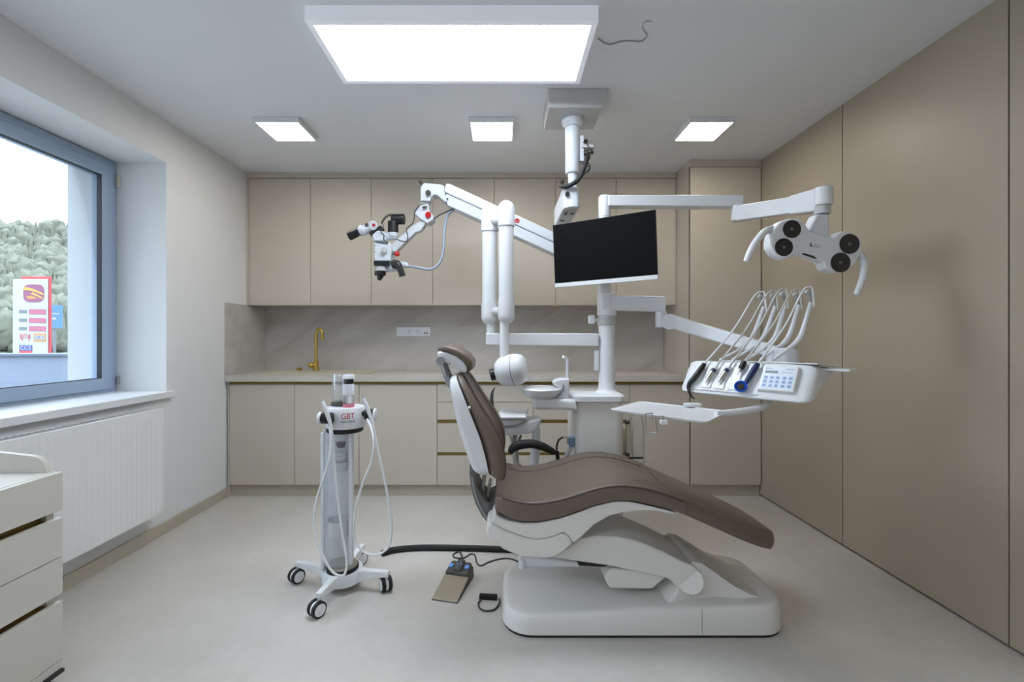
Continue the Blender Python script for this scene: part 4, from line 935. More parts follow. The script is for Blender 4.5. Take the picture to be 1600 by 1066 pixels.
# lifting arm
armp = [(905, 842), (930, 838), (958, 838.5), (985, 843), (1010, 851), (1040, 864), (1065, 877), (1083, 884), (1096, 896), (1099, 908), (1094, 921), (1083, 928), (1070, 927), (1058, 919), (1050, 910), (1043, 905), (1005, 896), (952, 885), (902, 878), (865, 872)]
MB().prism(armp, 1.885, 2.16).build('lift_arm', M['base_white'], ch, bevel=0.010, seg=4)
MB().cyl(P(1078.5, 907, 1.8845), P(1078.5, 907, 1.880), 0.052, n=40).build('arm_pivot_cover', M['base_white'], ch, bevel=0.002)
MB().prism([(902, 879), (935, 880), (952, 884), (940, 886), (905, 884)], 1.95, 2.1).build('arm_gap', M['black'], ch)
MB().prism([(812, 871), (905, 879), (905, 887), (812, 886)], 1.99, 2.12).build('under_beam', M['white'], ch, bevel=0.006)
MB().cyl(P(816, 872, 2.0), P(816, 887.5, 2.0), 0.017).build('beam_end', M['white'], ch, bevel=0.004)
# white seat shell
shell = [(774, 804), (782, 810), (795, 815), (818, 818.5), (843, 817.5), (874, 811), (902, 802), (927, 792.5), (959, 784.5), (984, 784.5), (1015, 791), (1046, 798.5), (1056, 802), (1053, 805), (1027, 799), (1005, 798), (977, 800.5), (952, 806.5), (927.5, 821), (909, 839), (896, 849)]
MB().prism(shell + [(889, 838), (880, 832), (860, 840), (838, 843), (818, 839), (790, 829), (768, 817)], 1.795, 2.285).build('seat_shell', M['base_white'], ch, bevel=0.012, seg=4)
lower = [(759, 831), (762, 822), (767, 816), (789, 829.6), (817.5, 839.6), (838, 843.6), (860, 840.6), (880, 832.6), (888.5, 838.6), (896, 849.5), (880, 864), (865, 872), (846, 874), (815, 871.5), (787, 860), (762, 841)]
MB().prism(lower, 1.80, 2.28).build('seat_underbody', M['base_white'], ch, bevel=0.012, seg=4)
# seat cushion: loft of cross sections
def lerp_tab(tab, x):
    if x <= tab[0][0]: return tab[0][1]
    for (x0, a), (x1, b) in zip(tab, tab[1:]):
        if x <= x1:
            t = (x - x0) / (x1 - x0); return a + (b - a) * t
    return tab[-1][1]
ztop = [(-0.03, 0.575), (0.005, 0.571), (0.068, 0.553), (0.123, 0.549), (0.2, 0.558), (0.278, 0.58), (0.357, 0.606), (0.418, 0.619), (0.481, 0.621), (0.553, 0.611), (0.631, 0.59), (0.716, 0.557), (0.85, 0.500), (0.95, 0.458), (1.05, 0.416), (1.12, 0.386), (1.175, 0.360)]
zbot = [(-0.03, 0.52), (0.0125, 0.484), (0.083, 0.469), (0.145, 0.471), (0.223, 0.486), (0.293, 0.509), (0.356, 0.534), (0.436, 0.553), (0.498, 0.554), (0.576, 0.538), (0.654, 0.519), (0.716, 0.499), (0.85, 0.438), (0.95, 0.388), (1.05, 0.340), (1.12, 0.310), (1.175, 0.305)]
hwid = [(-0.035, 0.235), (0.0, 0.255), (0.05, 0.262), (0.3, 0.264), (0.716, 0.262), (0.85, 0.256), (0.95, 0.238), (1.05, 0.2), (1.12, 0.155), (1.16, 0.10), (1.18, 0.045)]
def smooth_tab(tab, x, h=0.03):
    return sum(lerp_tab(tab, x + d) for d in (-h, -h / 2, 0, h / 2, h)) / 5
def csec(x, zt, zb, hw, dish=0.012, rt=0.013):
    th = zt - zb; rb = min(0.02, th * 0.3); rt = min(rt, th * 0.4)
    half = [(hw - rb * 1.6, zb), (hw - rb * 0.5, zb + rb * 0.3), (hw, zb + rb), (hw + 0.001, zb + th * 0.5), (hw - 0.002, zt - rt), (hw - rt * 0.35, zt - rt * 0.3), (hw - rt * 1.1, zt), (hw * 0.86, zt - dish * 0.05), (hw * 0.7, zt - dish * 0.35), (hw * 0.52, zt - dish * 0.7), (hw * 0.3, zt - dish * 0.95)]
    return [(x, YC - y, z) for y, z in half] + [(x, YC, zt - dish)] + [(x, YC + y, z) for y, z in half[::-1]] + [(x, YC, zb)]
m = MB(); rings = []
xs = [0.004 + i * 0.0178 for i in range(41)]
for x, f in ((-0.030, 0.55), (-0.026, 0.75), (-0.016, 0.9), (-0.004, 0.97)):
    zt, zb = smooth_tab(ztop, x), lerp_tab(zbot, 0.0) ; c_ = (zt + zb) / 2; hh_ = (zt - zb) / 2 * f
    rings.append(csec(x + 0.0, c_ + hh_, c_ - hh_, lerp_tab(hwid, x) * (0.9 + 0.1 * f)))
for x in xs: rings.append(csec(x, smooth_tab(ztop, x), smooth_tab(zbot, x), lerp_tab(hwid, x)))
m.loft(rings)
seat = m.build('seat_cushion', M['leather'], ch, ang=70)
# seams of the seat
def topz(x, y):
    hw = lerp_tab(hwid, x); f = abs(y - YC) / hw; zt = smooth_tab(ztop, x)
    for (fa, da), (fb, db) in zip([(0.3, 0.95), (0.52, 0.7), (0.7, 0.35), (0.86, 0.05)], [(0.52, 0.7), (0.7, 0.35), (0.86, 0.05), (1.0, 0.0)]):
        if fa <= f <= fb: return zt - 0.012 * (da + (db - da) * (f - fa) / (fb - fa))
    return zt - 0.012
for sgn in (-1, 1):
    if sgn > 0: MB().tube([(x, YC + sgn * (lerp_tab(hwid, x) * 0.685), topz(x, YC + lerp_tab(hwid, x) * 0.685) + 0.0008) for x in [0.03 + i * 0.034 for i in range(20)]], 0.0022, n=6, sub=3).build('inner_seam', M['piping'], seat)
    MB().tube([(x, YC + sgn * (lerp_tab(hwid, x) - 0.0030), smooth_tab(ztop, x) - 0.0030) for x in [0.0 + i * 0.0355 for i in range(21)]], 0.0034, n=6, sub=3).build('edge_seam', M['piping'], seat)
m = MB(); rings = []
xs = [0.7185 + i * 0.0175 for i in range(23)] + [1.115, 1.13, 1.145, 1.157, 1.166, 1.173, 1.178]
for x in xs:
    zt, zb = smooth_tab(ztop, min(x, 1.15), 0.02), smooth_tab(zbot, min(x, 1.15), 0.02)
    if x > 1.13:
        f = math.sqrt(max(0.02, 1 - ((x - 1.13) / 0.0495) ** 2)); c_ = (zt + zb) / 2; h_ = (zt - zb) / 2; zt, zb = c_ + h_ * f, c_ - h_ * f
    rings.append(csec(x, zt, zb, lerp_tab(hwid, x), dish=0.012 * max(0.0, 1 - (x - 0.7185) / 0.3) + 0.001, rt=0.026))
m.loft(rings)
m.build('leg_cushion', M['leather'], ch, ang=70)
# backrest
bst = [  # front x,z ; back x,z ; shell x,z ; half width
    ((0.000, 0.622), (-0.048, 0.648), (-0.095, 0.650), 0.215),
    ((0.010, 0.650), (-0.055, 0.672), (-0.118, 0.672), 0.245),
    ((0.014, 0.700), (-0.064, 0.722), (-0.137, 0.720), 0.252),
    ((0.002, 0.770), (-0.086, 0.800), (-0.163, 0.795), 0.252),
    ((-0.033, 0.840), (-0.116, 0.876), (-0.184, 0.868), 0.248),
    ((-0.078, 0.905), (-0.145, 0.945), (-0.200, 0.938), 0.238),
    ((-0.120, 0.972), (-0.168, 0.996), (-0.212, 0.990), 0.218),
    ((-0.150, 1.020), (-0.184, 1.028), (-0.216, 1.02), 0.19),
    ((-0.168, 1.045), (-0.190, 1.044), (-0.215, 1.034), 0.15)]
def bring(fr, bk, hw, dish):
    f, b = Vector((fr[0], 0, fr[1])), Vector((bk[0], 0, bk[1])); ax_ = f - b
    pts = [(1.0, -0.0), ]
    sec = [(-0.55, 0.0), (-0.92, 0.04), (-1.0, 0.3), (-1.0, 0.62), (-0.965, 0.9), (-0.90, 1.0), (-0.80, 1.0), (-0.70, 1.0 - dish * 0.35), (-0.62, 1.0 - dish), (-0.3, 1.0 - dish * 1.15), (0, 1.0 - dish * 1.2)]
    full = sec + [(-a, t) for a, t in sec[-2::-1]] + [(0, 0)]
    return [b + ax_ * t + Vector((0, YC - 0.01 + a * hw, 0)) for a, t in full]
def refine(st, n=3):
    out = []
    cols = [[Vector((s[0][0], s[0][1], 0)) for s in st], [Vector((s[1][0], s[1][1], 0)) for s in st], [Vector((s[2][0], s[2][1], 0)) for s in st], [Vector((s[3], 0, 0)) for s in st]]
    cs = [cr(c, n) for c in cols]
    return [((a.x, a.y), (b.x, b.y), (c.x, c.y), d.x) for a, b, c, d in zip(*cs)]
fine = refine(bst)
bk_ = MB().loft([bring(s[0], s[1], s[3], 0.32) for s in fine]).build('backrest_cushion', M['leather'], ch, ang=70)
for sgn in (-1, 1):
    MB().tube([Vector((s[1][0] + (s[0][0] - s[1][0]) * 0.90, YC - 0.01 + sgn * s[3] * 0.655, s[1][1] + (s[0][1] - s[1][1]) * 0.90)) + Vector((0.002, 0, 0)) for s in fine[2:-1]], 0.0024, n=6, sub=2).build('inner_seam', M['piping'], bk_)
    MB().tube([Vector((s[1][0] + (s[0][0] - s[1][0]) * 0.985, YC - 0.01 + sgn * s[3] * 0.915, s[1][1] + (s[0][1] - s[1][1]) * 0.985)) for s in fine[1:-1]], 0.0024, n=6, sub=2).build('edge_seam', M['piping'], bk_)
def sring(bk, sh, hw):
    f, b = Vector((bk[0], 0, bk[1])), Vector((sh[0], 0, sh[1])); ax_ = f - b; f = b + ax_ * 0.985; ax_ = f - b
    sec = [(-0.7, 0.0), (-0.88, 0.02), (-0.96, 0.14), (-0.99, 0.4), (-0.99, 1.0), (-0.5, 1.0)]
    full = sec + [(-a, t) for a, t in sec[::-1]]
    return [b + ax_ * t + Vector((0, YC - 0.01 + a * hw, 0)) for a, t in full]
MB().loft([sring(s[1], s[2], s[3]) for s in fine]).build('backrest_shell', M['white_lacquer'], ch, ang=60)
nb = P(733.5, 637, 1.79); MB().ball(nb, 0.006, n=10).build('shell_stud', M['white'], ch)
# headrest
HY = 2.03
hst = []
px2 = lambda x, y: (P(x, y, 1.93).x, P(x, y, 1.93).z)
front = [(683.5, 545), (688, 540.5), (699, 539), (714.5, 543), (730.5, 553.5), (739.5, 566.5), (738.5, 577), (730, 583)]
back = [(684, 549), (690, 548.5), (699, 550), (714, 556), (725, 565), (731, 574), (731.5, 579), (728, 584)]
whid = [0.10, 0.125, 0.14, 0.146, 0.146, 0.138, 0.125, 0.09]
def hring(f2, b2, hw):
    f, b = Vector((px2(*f2)[0], 0, px2(*f2)[1])), Vector((px2(*b2)[0], 0, px2(*b2)[1])); ax_ = f - b
    sec = [(-0.7, -0.0), (-0.95, 0.1), (-1.0, 0.45), (-0.95, 0.8), (-0.8, 0.97), (-0.45, 0.98), (0, 0.93)]
    full = sec + [(-a, t) for a, t in sec[-2::-1]] + [(0, 0.0)]
    return [b + ax_ * t + Vector((0, HY + a * hw, 0)) for a, t in full]
MB().loft([hring(a, b, w_) for a, b, w_ in zip(front, back, whid)]).build('headrest_cushion', M['leather'], ch, ang=70)
HSH = 0
hb = [(683, 549.5), (690, 549.5), (699, 551), (714, 557), (725, 566), (730.5, 575), (729, 583), (722, 582.5), (705, 572), (692, 564), (682.5, 558)]
MB().prism(hb, 1.893, 2.168).build('headrest_shell', M['white'], ch, bevel=0.012)
MB().cyl(P(688, 564, 1.872), P(688, 564, 1.893), 0.019).build('headrest_joint', M['grey_plastic'], ch, bevel=0.003)
MB().cyl(P(702, 568.5, 1.8925), P(702, 568.5, 1.889), 0.005).build('headrest_button', M['grey_plastic'], ch)
MB().prism([(684, 566), (692, 564), (700, 585), (705, 595), (703, 607), (697, 603), (693, 590)], 1.96, 2.08).build('headrest_arm', M['grey_plastic'], ch, bevel=0.006)
MB().tube([P(690, 570, 1.955), P(697, 588, 1.955)], 0.006).build('headrest_rod', M['chrome'], ch)
# back support bracket
outer = [(735, 712), (741, 722), (744, 736), (747.5, 741), (744, 752), (747, 763), (756, 779), (768, 790), (769, 806), (763.5, 820), (753, 808), (743, 789), (736, 765), (733, 740)]
brk = MB().prism(outer, 1.95, 2.13).build('back_bracket', M['bracket'], ch, bevel=0.010)
MB().tube([P(738, 745, 1.947), P(742, 768, 1.947), P(751, 793, 1.947), P(762, 812, 1.947)], 0.004).build('bracket_rib', M['grey_plastic'], brk)
MB().cyl(P(757.5, 742, 2.02), P(752.5, 775, 2.02), 0.0085).cyl(P(766.5, 748, 2.02), P(761, 784, 2.02), 0.0065).build('support_rod', M['hose_grey'], ch)
MB().prism([(763, 786), (775, 782), (776, 800), (769, 812), (764, 822)], 1.94, 2.14).build('seat_hinge', M['dark_grey'], ch, bevel=0.004)
# armrest on the far side
AY = 2.335
MB().tube([P(797, 708, AY), P(802, 700, AY), P(815, 695, AY), P(832, 694, AY), P(850, 699, AY), P(864, 706, AY), P(868, 708, AY)], [0.014, 0.022, 0.024, 0.0225, 0.021, 0.016, 0.008], n=16).build('armrest', M['rubber'], ch, label='black padded armrest')
MB().tube([P(802, 706, AY + 0.004), P(804, 716, AY), P(810, 724, AY), P(818, 732, AY - 0.01), P(832, 742, AY - 0.06)], 0.006).build('armrest_support', M['chrome'], ch)

# ------------------------------------------------------------------ prophylaxis trolley
gx, gy = -0.77, 2.19
gb = thing('prophylaxis_trolley', 'white prophylaxis machine on a slim stand with four castors, left of the chair', 'trolley', (gx, gy, 0))
MB().spin((gx, gy, 0.024), (0, 0, 1), [(0, 0.07), (0.012, 0.092), (0.06, 0.096), (0.068, 0.092)], n=36).build('hub', M['white'], gb)
MB().spin((gx + 0.005, gy - 0.01, 0.0925), (0, 0, 1), [(0, 0.074), (0.016, 0.074), (0.018, 0.07)], n=36).build('hub_band', M['rubber'], gb)
MB().spin((gx + 0.005, gy - 0.01, 0.1108), (0, 0, 1), [(0, 0.069), (0.008, 0.066), (0.010, 0.055)], n=36).build('hub_plate', M['steel'], gb)
for wx, wy in ((-0.79, 1.965), (-0.745, 2.415), (-1.0, 2.235), (-0.545, 2.142)):
    d_ = Vector((wx - gx, wy - gy, 0)); L_ = d_.length; d_.normalize()
    LM = basis(Vector((gx, gy, 0)), d_, (0, 0, 1))
    lg = MB(LM).loft([[(0.07, 0.03, -0.035), (0.07, 0.092, -0.030), (0.07, 0.092, 0.030), (0.07, 0.03, 0.035)], [(0.12, 0.052, -0.02), (0.12, 0.097, -0.016), (0.12, 0.097, 0.016), (0.12, 0.052, 0.02)], [(L_ + 0.012, 0.078, -0.015), (L_ + 0.012, 0.1, -0.013), (L_ + 0.012, 0.1, 0.013), (L_ + 0.012, 0.078, 0.015)]]).build('leg', M['white'], gb, bevel=0.004)
    a_ = R(35); ax_ = Vector((math.cos(a_), -math.sin(a_), 0)) if wx < -0.7 else Vector((0.85, 0.52, 0)).normalized() * -1
    c0 = Vector((wx, wy, 0.0345)) + ax_.cross(Vector((0, 0, 1))) * 0.012
    cs = MB().cyl((wx, wy, 0.068), (wx, wy, 0.0778), 0.009).cyl(c0 - ax_ * 0.006, c0 + ax_ * 0.006, 0.03).build('castor', M['white'], lg)
    for s_ in (-1, 1):
        wl = MB().cyl(c0 + ax_ * (0.007 * s_), c0 + ax_ * (0.024 * s_), 0.034, n=28).build('wheel', M['rubber'], cs, bevel=0.003)
        MB().cyl(c0 + ax_ * (0.0242 * s_), c0 + ax_ * (0.026 * s_), 0.026, n=28).build('wheel_cap', M['white'], cs, bevel=0.0008)
# half pipe column open to the front
cgx = gx - 0.018
def arc(r, a0, a1, n=24): return [(cgx + r * math.cos(R(a0 + (a1 - a0) * k / n)), gy + r * math.sin(R(a0 + (a1 - a0) * k / n))) for k in range(n + 1)]
o1, i1 = arc(0.069, -12, 192), arc(0.0645, 192, -12)
MB().loft([[(x, y, 0.09) for x, y in o1 + i1], [(x, y, 0.755) for x, y in o1 + i1]]).build('column_shell', M['translucent'], gb, ang=50)
for s_ in (-1, 1):
    xr_ = cgx + s_ * 0.066
    MB().box((xr_ - 0.009, gy - 0.034, 0.094), (xr_ + 0.009, gy - 0.0165, 0.7475)).build('column_rail', M['white'], gb, bevel=0.005)
o2, i2_ = arc(0.066, 206, 334), arc(0.0648, 334, 206)
MB().loft([[(x, y, 0.128) for x, y in o2 + i2_], [(x, y, 0.755) for x, y in o2 + i2_]]).build('front_window', M['milky'], gb, ang=50)
MB().spin((cgx + 0.002, gy, 0.25), (0, 0, 1), [(0, 0.04), (0.005, 0.054), (0.075, 0.056), (0.075, 0.053), (0.01, 0.05), (0.008, 0.001)]).build('catch_cup', M['white'], gb)
MB().spin((gx + 0.012, gy, 0.748), (0, 0, 1), [(0, 0.082), (0.004, 0.086), (0.022, 0.086)], n=40).build('collar_band', M['black'], gb)
MB().spin((gx + 0.016, gy, 0.7708), (0, 0, 1), [(0, 0.088), (0.004, 0.0905), (0.085, 0.0905), (0.096, 0.086), (0.099, 0.074)], n=48).build('head', M['white'], gb, ang=50)
ang_ = R(-90 + 4)
def onhead(deg, z): return basis((gx + 0.016 + 0.0907 * math.sin(R(deg)), gy - 0.0907 * math.cos(R(deg)), z), (math.cos(R(deg)), math.sin(R(deg)), 0), (0, 0, 1))
text('red_lettering', 'GBT', 0.038, onhead(25, 0.832), M['red'], gb, bend=0.091, sx=0.85)
text('black_lettering', 'MACHINE', 0.0165, onhead(25, 0.807), M['navy'], gb, bend=0.091, sx=0.9)
# holders left and right
for xa, xb, xc_, yo, zc_ in ((-0.777, -0.827, -0.842, 2.085, 0.829), (-0.648, -0.606, -0.594, 2.145, 0.836)):
    hd_ = MB().cyl((xa, yo, zc_), (xb, yo, zc_), 0.026, n=28).build('handpiece_holder', M['black'], gb, bevel=0.004)
    MB().cyl((xb + (0.0003 if xb > xa else -0.0003), yo, zc_), (xc_, yo, zc_), 0.028, n=28).build('holder_cap', M['white'], hd_, bevel=0.004)
    MB().cyl((xa + (0.012 if xb > xa else -0.012), yo + 0.02, zc_), (gx + 0.016, gy, zc_), 0.012).build('holder_stem', M['black'], hd_)
# upper dome chamber
cxm, cym = gx - 0.016, gy + 0.01
MB().spin((cxm, cym, 0.8702), (0, 0, 1), [(0, 0.04), (0.016, 0.04), (0.018, 0.036)], n=32).build('chamber_ring', M['dark_grey'], gb)
MB().spin((cxm, cym, 0.884), (0, 0, 1), [(0, 0.034), (0.135, 0.034), (0.14, 0.031), (0.14, 0.029), (0.134, 0.0315), (0.002, 0.0315), (0.002, 0.005)], n=32).build('powder_chamber', M['acrylic'], gb)
MB().box((gx + 0.0, gy - 0.005, 0.8702), (gx + 0.03, gy + 0.045, 1.02)).build('bottle_cradle', M['white'], gb, bevel=0.006)
MB().spin((gx + 0.042, gy - 0.035, 1.003), (0, 0, 1), [(0, 0.026), (0.012, 0.027), (0.02, 0.022), (0.022, 0.001)], n=28).build('cradle_cap', M['white'], gb)
MB().box((gx + 0.015, gy - 0.03, 1.005), (gx + 0.04, gy + 0.02, 1.02)).build('cradle_bridge', M['white'], gb, bevel=0.004)
pb = thing('powder_bottle', 'small powder bottle with pink bottom standing on the white trolley head', 'bottle', (gx + 0.042, gy - 0.035, 0.8705))
b_ = (gx + 0.042, gy - 0.035, 0.8705)
MB().spin(b_, (0, 0, 1), [(0, 0.024), (0.002, 0.026), (0.014, 0.026)], n=28).build('powder', M['pink'], pb)
MB().spin((b_[0], b_[1], b_[2] + 0.0142), (0, 0, 1), [(0, 0.0262), (0.042, 0.0262)], n=28).build('lower_bottle', M['acrylic'], pb)
MB().spin((b_[0], b_[1], b_[2] + 0.0565), (0, 0, 1), [(0, 0.027), (0.045, 0.027), (0.052, 0.023)], n=28).build('label', M['label'], pb)
MB().spin((b_[0], b_[1], b_[2] + 0.109), (0, 0, 1), [(0, 0.022), (0.018, 0.023), (0.0225, 0.021)], n=28).build('cap', M['black'], pb)
MB().cyl((b_[0], b_[1] - 0.0268, 0), (b_[0], b_[1] - 0.0268, 0.0001), 0.0001).bm.free()
vb = thing('vial_bottle', 'clear bottle with black stopper inside the trolley column', 'bottle', (gx, gy - 0.02, 0.608))
vx, vy = cgx + 0.018, gy - 0.02
MB().spin((vx, vy, 0.6085), (0, 0, 1), [(0, 0.024), (0.003, 0.0275), (0.05, 0.0275), (0.06, 0.02), (0.066, 0.017)], n=28).build('glass_body', M['acrylic'], vb)
MB().spin((vx, vy, 0.615), (0, 0, 1), [(0, 0.028), (0.038, 0.028)], n=28).build('label', M['label'], vb)
MB().spin((vx, vy, 0.6748), (0, 0, 1), [(0, 0.017), (0.004, 0.017), (0.006, 0.02), (0.024, 0.023), (0.026, 0.019)], n=28).build('stopper', M['black'], vb)
ll = MB()
for zz in (0.619, 0.624, 0.638): ll.spin((vx, vy, zz), (0, 0, 1), [(0, 0.0283), (0.0012, 0.0283)], n=28)
ll.build('printed_line', M['dark_grey'], vb)
MB().spin((vx, vy, 0.565), (0, 0, 1), [(0, 0.03), (0.006, 0.034), (0.043, 0.035)]).build('bottle_shelf', M['white'], gb)
MB().box((vx - 0.015, vy, 0.575), (vx + 0.015, gy + 0.0665, 0.585)).build('shelf_bracket', M['white'], gb)

GS = 'white spray handpieces clipped to the trolley head'
GD = 2.05
sp1 = thing('spray_handpiece', 'white spray handpiece clipped on the left of the trolley head, hose looping down', 'spray handpiece', tuple(P(508, 645, GD)), GS)
MB().cyl(P(501.5, 624, GD), P(504, 628.5, GD), 0.002, 0.004).build('nozzle', M['grey_plastic'], sp1)
MB().tube([P(503.5, 627, GD), P(508, 638, GD), P(513, 652, GD), P(518, 668, GD)], [0.007, 0.0095, 0.009, 0.006], n=14).build('grip', M['white_lacquer'], sp1)
MB().tube([P(x, y, d) for x, y, d in ((518, 667, GD), (521, 700, GD + .01), (523, 730, GD + .02), (526, 765, GD + 0.02), (530, 800, GD + 0.02), (536, 840, GD + 0.01), (541, 872, GD), (541, 890, GD - 0.01), (535, 900, GD - 0.02), (521, 895, GD - 0.02), (508, 876, GD - 0.02), (496, 847, GD - 0.01), (491, 818, GD), (494, 785, GD), (503, 755, GD), (512, 728, GD), (517, 700, GD), (516, 672, GD + 0.02), (513, 659, GD + 0.05))], 0.0055, n=8, sub=5).build('hose', M['hose_white'], sp1)
sp2 = thing('spray_handpiece', 'white spray handpiece clipped on the right of the trolley head, hose looping down', 'spray handpiece', tuple(P(572, 640, GD)), GS)
MB().cyl(P(565.3, 617.5, GD), P(568, 623, GD), 0.002, 0.004).build('nozzle', M['grey_plastic'], sp2)
MB().tube([P(567.5, 622, GD), P(571, 630, GD), P(576, 643, GD), P(582, 662, GD)], [0.006, 0.009, 0.009, 0.006], n=14).build('grip', M['white_lacquer'], sp2)
MB().tube([P(x, y, d) for x, y, d in ((582, 661, GD), (590, 700, GD), (600, 745, GD), (608, 790, GD), (612, 825, GD), (608, 852, GD), (595, 865, GD), (580, 867, GD), (565, 860, GD), (555, 845, GD), (553, 820, GD), (558, 785, GD), (569, 750, GD), (580, 722, GD), (584, 695, GD), (581, 672, GD + 0.03), (574, 655, GD + 0.075))], 0.0055, n=8, sub=5).build('hose', M['hose_white'], sp2)

# ------------------------------------------------------------------ floor: foot pedal, hoses
fl = lambda x, y, z=0.0: P(x, y, (CAMZ - z) * F / (y - CY))
hs = MB().tube([Vector((-0.66, 2.49, 0.017)), Vector((-0.60, 2.535, 0.016)), Vector((-0.45, 2.56, 0.016)), Vector((-0.2, 2.555, 0.016)), Vector((0.0, 2.54, 0.016)), Vector((0.16, 2.53, 0.016)), Vector((0.4, 2.50, 0.016))], 0.0158, n=14).build('floor_hose', M['rubber'])
tag(hs, 'thick black hose lying on the floor from the trolley to behind the chair', 'hose')
fp = thing('foot_pedal', 'foot control with steel plate and blue buttons on the floor in front of the chair', 'foot pedal', tuple(fl(712, 920)))
A0, A1, A2, A3 = fl(674, 938), fl(720, 945), fl(747, 905), fl(699, 892)
ux_ = (A1 - A0); uy_ = (A3 - A0); W_, L2 = ux_.length, 0.245
PMt = basis(A0, ux_, uy_)
W_ = 0.125
MB(PMt).loft([[(0, 0, 0.0002), (W_, 0, 0.0002), (W_, 0.245, 0.0002), (0, 0.245, 0.0002)], [(0.002, 0.002, 0.004), (W_ - 0.002, 0.002, 0.004), (W_ - 0.002, 0.243, 0.050), (0.002, 0.243, 0.050)]]).build('body', M['dark_grey'], fp, bevel=0.002)
MB(PMt).loft([[(0.001, 0.001, 0.0045), (W_ - 0.001, 0.001, 0.0045), (W_ - 0.001, 0.16, 0.036), (0.001, 0.16, 0.036)], [(0.001, 0.001, 0.0075), (W_ - 0.001, 0.001, 0.0075), (W_ - 0.001, 0.16, 0.039), (0.001, 0.16, 0.039)]]).build('pedal_plate', M['steel'], fp, bevel=0.001, seg=1)
hd_ = MB(PMt).loft([[(-0.002, 0.163, 0.02), (W_ + 0.002, 0.163, 0.02), (W_ + 0.002, 0.245, 0.03), (-0.002, 0.245, 0.03)], [(0.004, 0.165, 0.052), (W_ - 0.004, 0.165, 0.052), (W_ - 0.012, 0.243, 0.072), (0.012, 0.243, 0.072)]]).build('button_housing', M['dark_grey'], fp, bevel=0.008)
MB(PMt).loft([[(0.042, 0.168, 0.053), (0.083, 0.168, 0.053), (0.083, 0.24, 0.0715), (0.042, 0.24, 0.0715)], [(0.046, 0.172, 0.066), (0.079, 0.172, 0.066), (0.079, 0.236, 0.083), (0.046, 0.236, 0.083)]]).build('joystick', M['dark_grey'], hd_, bevel=0.003)
for bx_ in (0.022, 0.103): MB(PMt).cyl((bx_, 0.202, 0.0605), (bx_, 0.198, 0.068), 0.0115).build('button', M['lightblue'], hd_, bevel=0.002)
for dx, dy in ((0, 0.016), (0, -0.016), (0.01, 0), (-0.01, 0)): MB(PMt).cyl((0.0625 + dx, 0.204 + dy, 0.0742 + dy * 0.27), (0.0625 + dx, 0.2035 + dy, 0.0765 + dy * 0.27), 0.0035).build('arrow', M['lightblue'], hd_)
pc = MB()
pt = PMt @ Vector((0.07, 0.243, 0.05))
pc.tube([pt, fl(723, 873, 0.03), fl(718, 862, 0.006), fl(708, 867, 0.004), fl(712, 872, 0.004), fl(725, 872, 0.004), fl(735, 866, 0.004), fl(742, 868, 0.004), fl(745, 880, 0.004), fl(752, 884, 0.004), fl(765, 878, 0.004), fl(785, 873, 0.004), fl(800, 874, 0.004), fl(814, 880, 0.004), fl(830, 884, 0.004)], 0.004, n=8, sub=5)
pc.build('cable', M['cable'], fp)
ss = thing('strap_loop', 'black block with a cable loop beside the left end of the chair base', 'cable loop', tuple(fl(768, 940)))
b0, b1 = fl(749, 936), fl(783, 938)
BMx = basis(b0, b1 - b0, (0, 1, 0)) if False else basis(b0, b1 - b0, Vector((0, 1, 0.0)))
LL = 0.082
MB(BMx).box((0, -0.008, 0.0002), (LL, 0.014, 0.02)).build('block', M['rubber'], ss, bevel=0.002)
MB().tube([fl(751, 937, 0.006), fl(747.5, 943, 0.004), fl(750, 951, 0.004), fl(760, 955, 0.004), fl(772, 953, 0.004), fl(777, 948, 0.004), fl(780.5, 942, 0.006), fl(780.5, 936, 0.012)], 0.0042, n=8, sub=6).build('loop', M['cable'], ss)

# ------------------------------------------------------------------ outside the window
tag(MB().box((-140, 4.0 + 0.14, -0.9), (-2.7, 130, -0.55)).box((-140, -30, -0.9), (-2.7, 4.15, -0.55)).build('ground_outside', M['road'], smooth=False), kind='structure')
pw = thing('parapet_wall', 'low grey rendered wall with dark coping just outside the window', 'wall', (-6.5, 5.1, -0.55))
MB().box((-10.5, 5.0, -0.55), (-4.2, 5.2, 0.99)).build('wall_body', M['parapet'], pw, smooth=False)
MB().box((-10.5, 4.97, 0.9905), (-4.2, 5.23, 1.018)).build('coping', M['coping'], pw, bevel=0.004)
gs = thing('price_sign', 'tall white and red fuel station price sign seen through the window', 'price sign', (-18.6, 18.2, -0.55))
SD = 18.0
s = lambda x, y: P(x, y, SD)
a, b = s(19.5, 553), s(74.5, 436)
MB().box((a.x, SD, -0.55), (b.x, SD + 0.04, b.z)).build('panel', M['sign_white'], gs, bevel=0.02)
c_, d_ = s(31, 0), s(78, 432)
MB().box((c_.x, SD + 0.0405, -0.55), (d_.x, SD + 0.08, d_.z)).build('red_edge', M['sign_red'], gs, bevel=0.01)
q = lambda x, y, o=0.0: Vector((P(x, y, SD).x, SD - o, P(x, y, SD).z))
def patch(pts, name, mat, par, o0=0.002, o1=0.012):
    f0 = [q(x, y, o0) for x, y in pts]
    return MB().loft([f0, [Vector((p.x, SD - o1, p.z)) for p in f0]]).build(name, mat, par)
lgp = []
for k in range(28):
    t_ = 2 * math.pi * k / 28; cxp, cyp = 53, 458.5
    ex = lambda v, n: math.copysign(abs(v) ** (2 / n), v)
    lgp.append((cxp + 16.3 * ex(math.cos(t_), 3.4), cyp + 14 * ex(math.sin(t_), 3.4)))
lo = patch(lgp, 'logo', M['sign_mauve'], gs)
patch([(37.5, 449), (46, 449.5), (56, 453), (69, 459), (69, 461.5), (55, 456), (46, 454), (37, 453.5)], 'logo_stripe', M['sign_yellow'], lo, 0.013, 0.02)
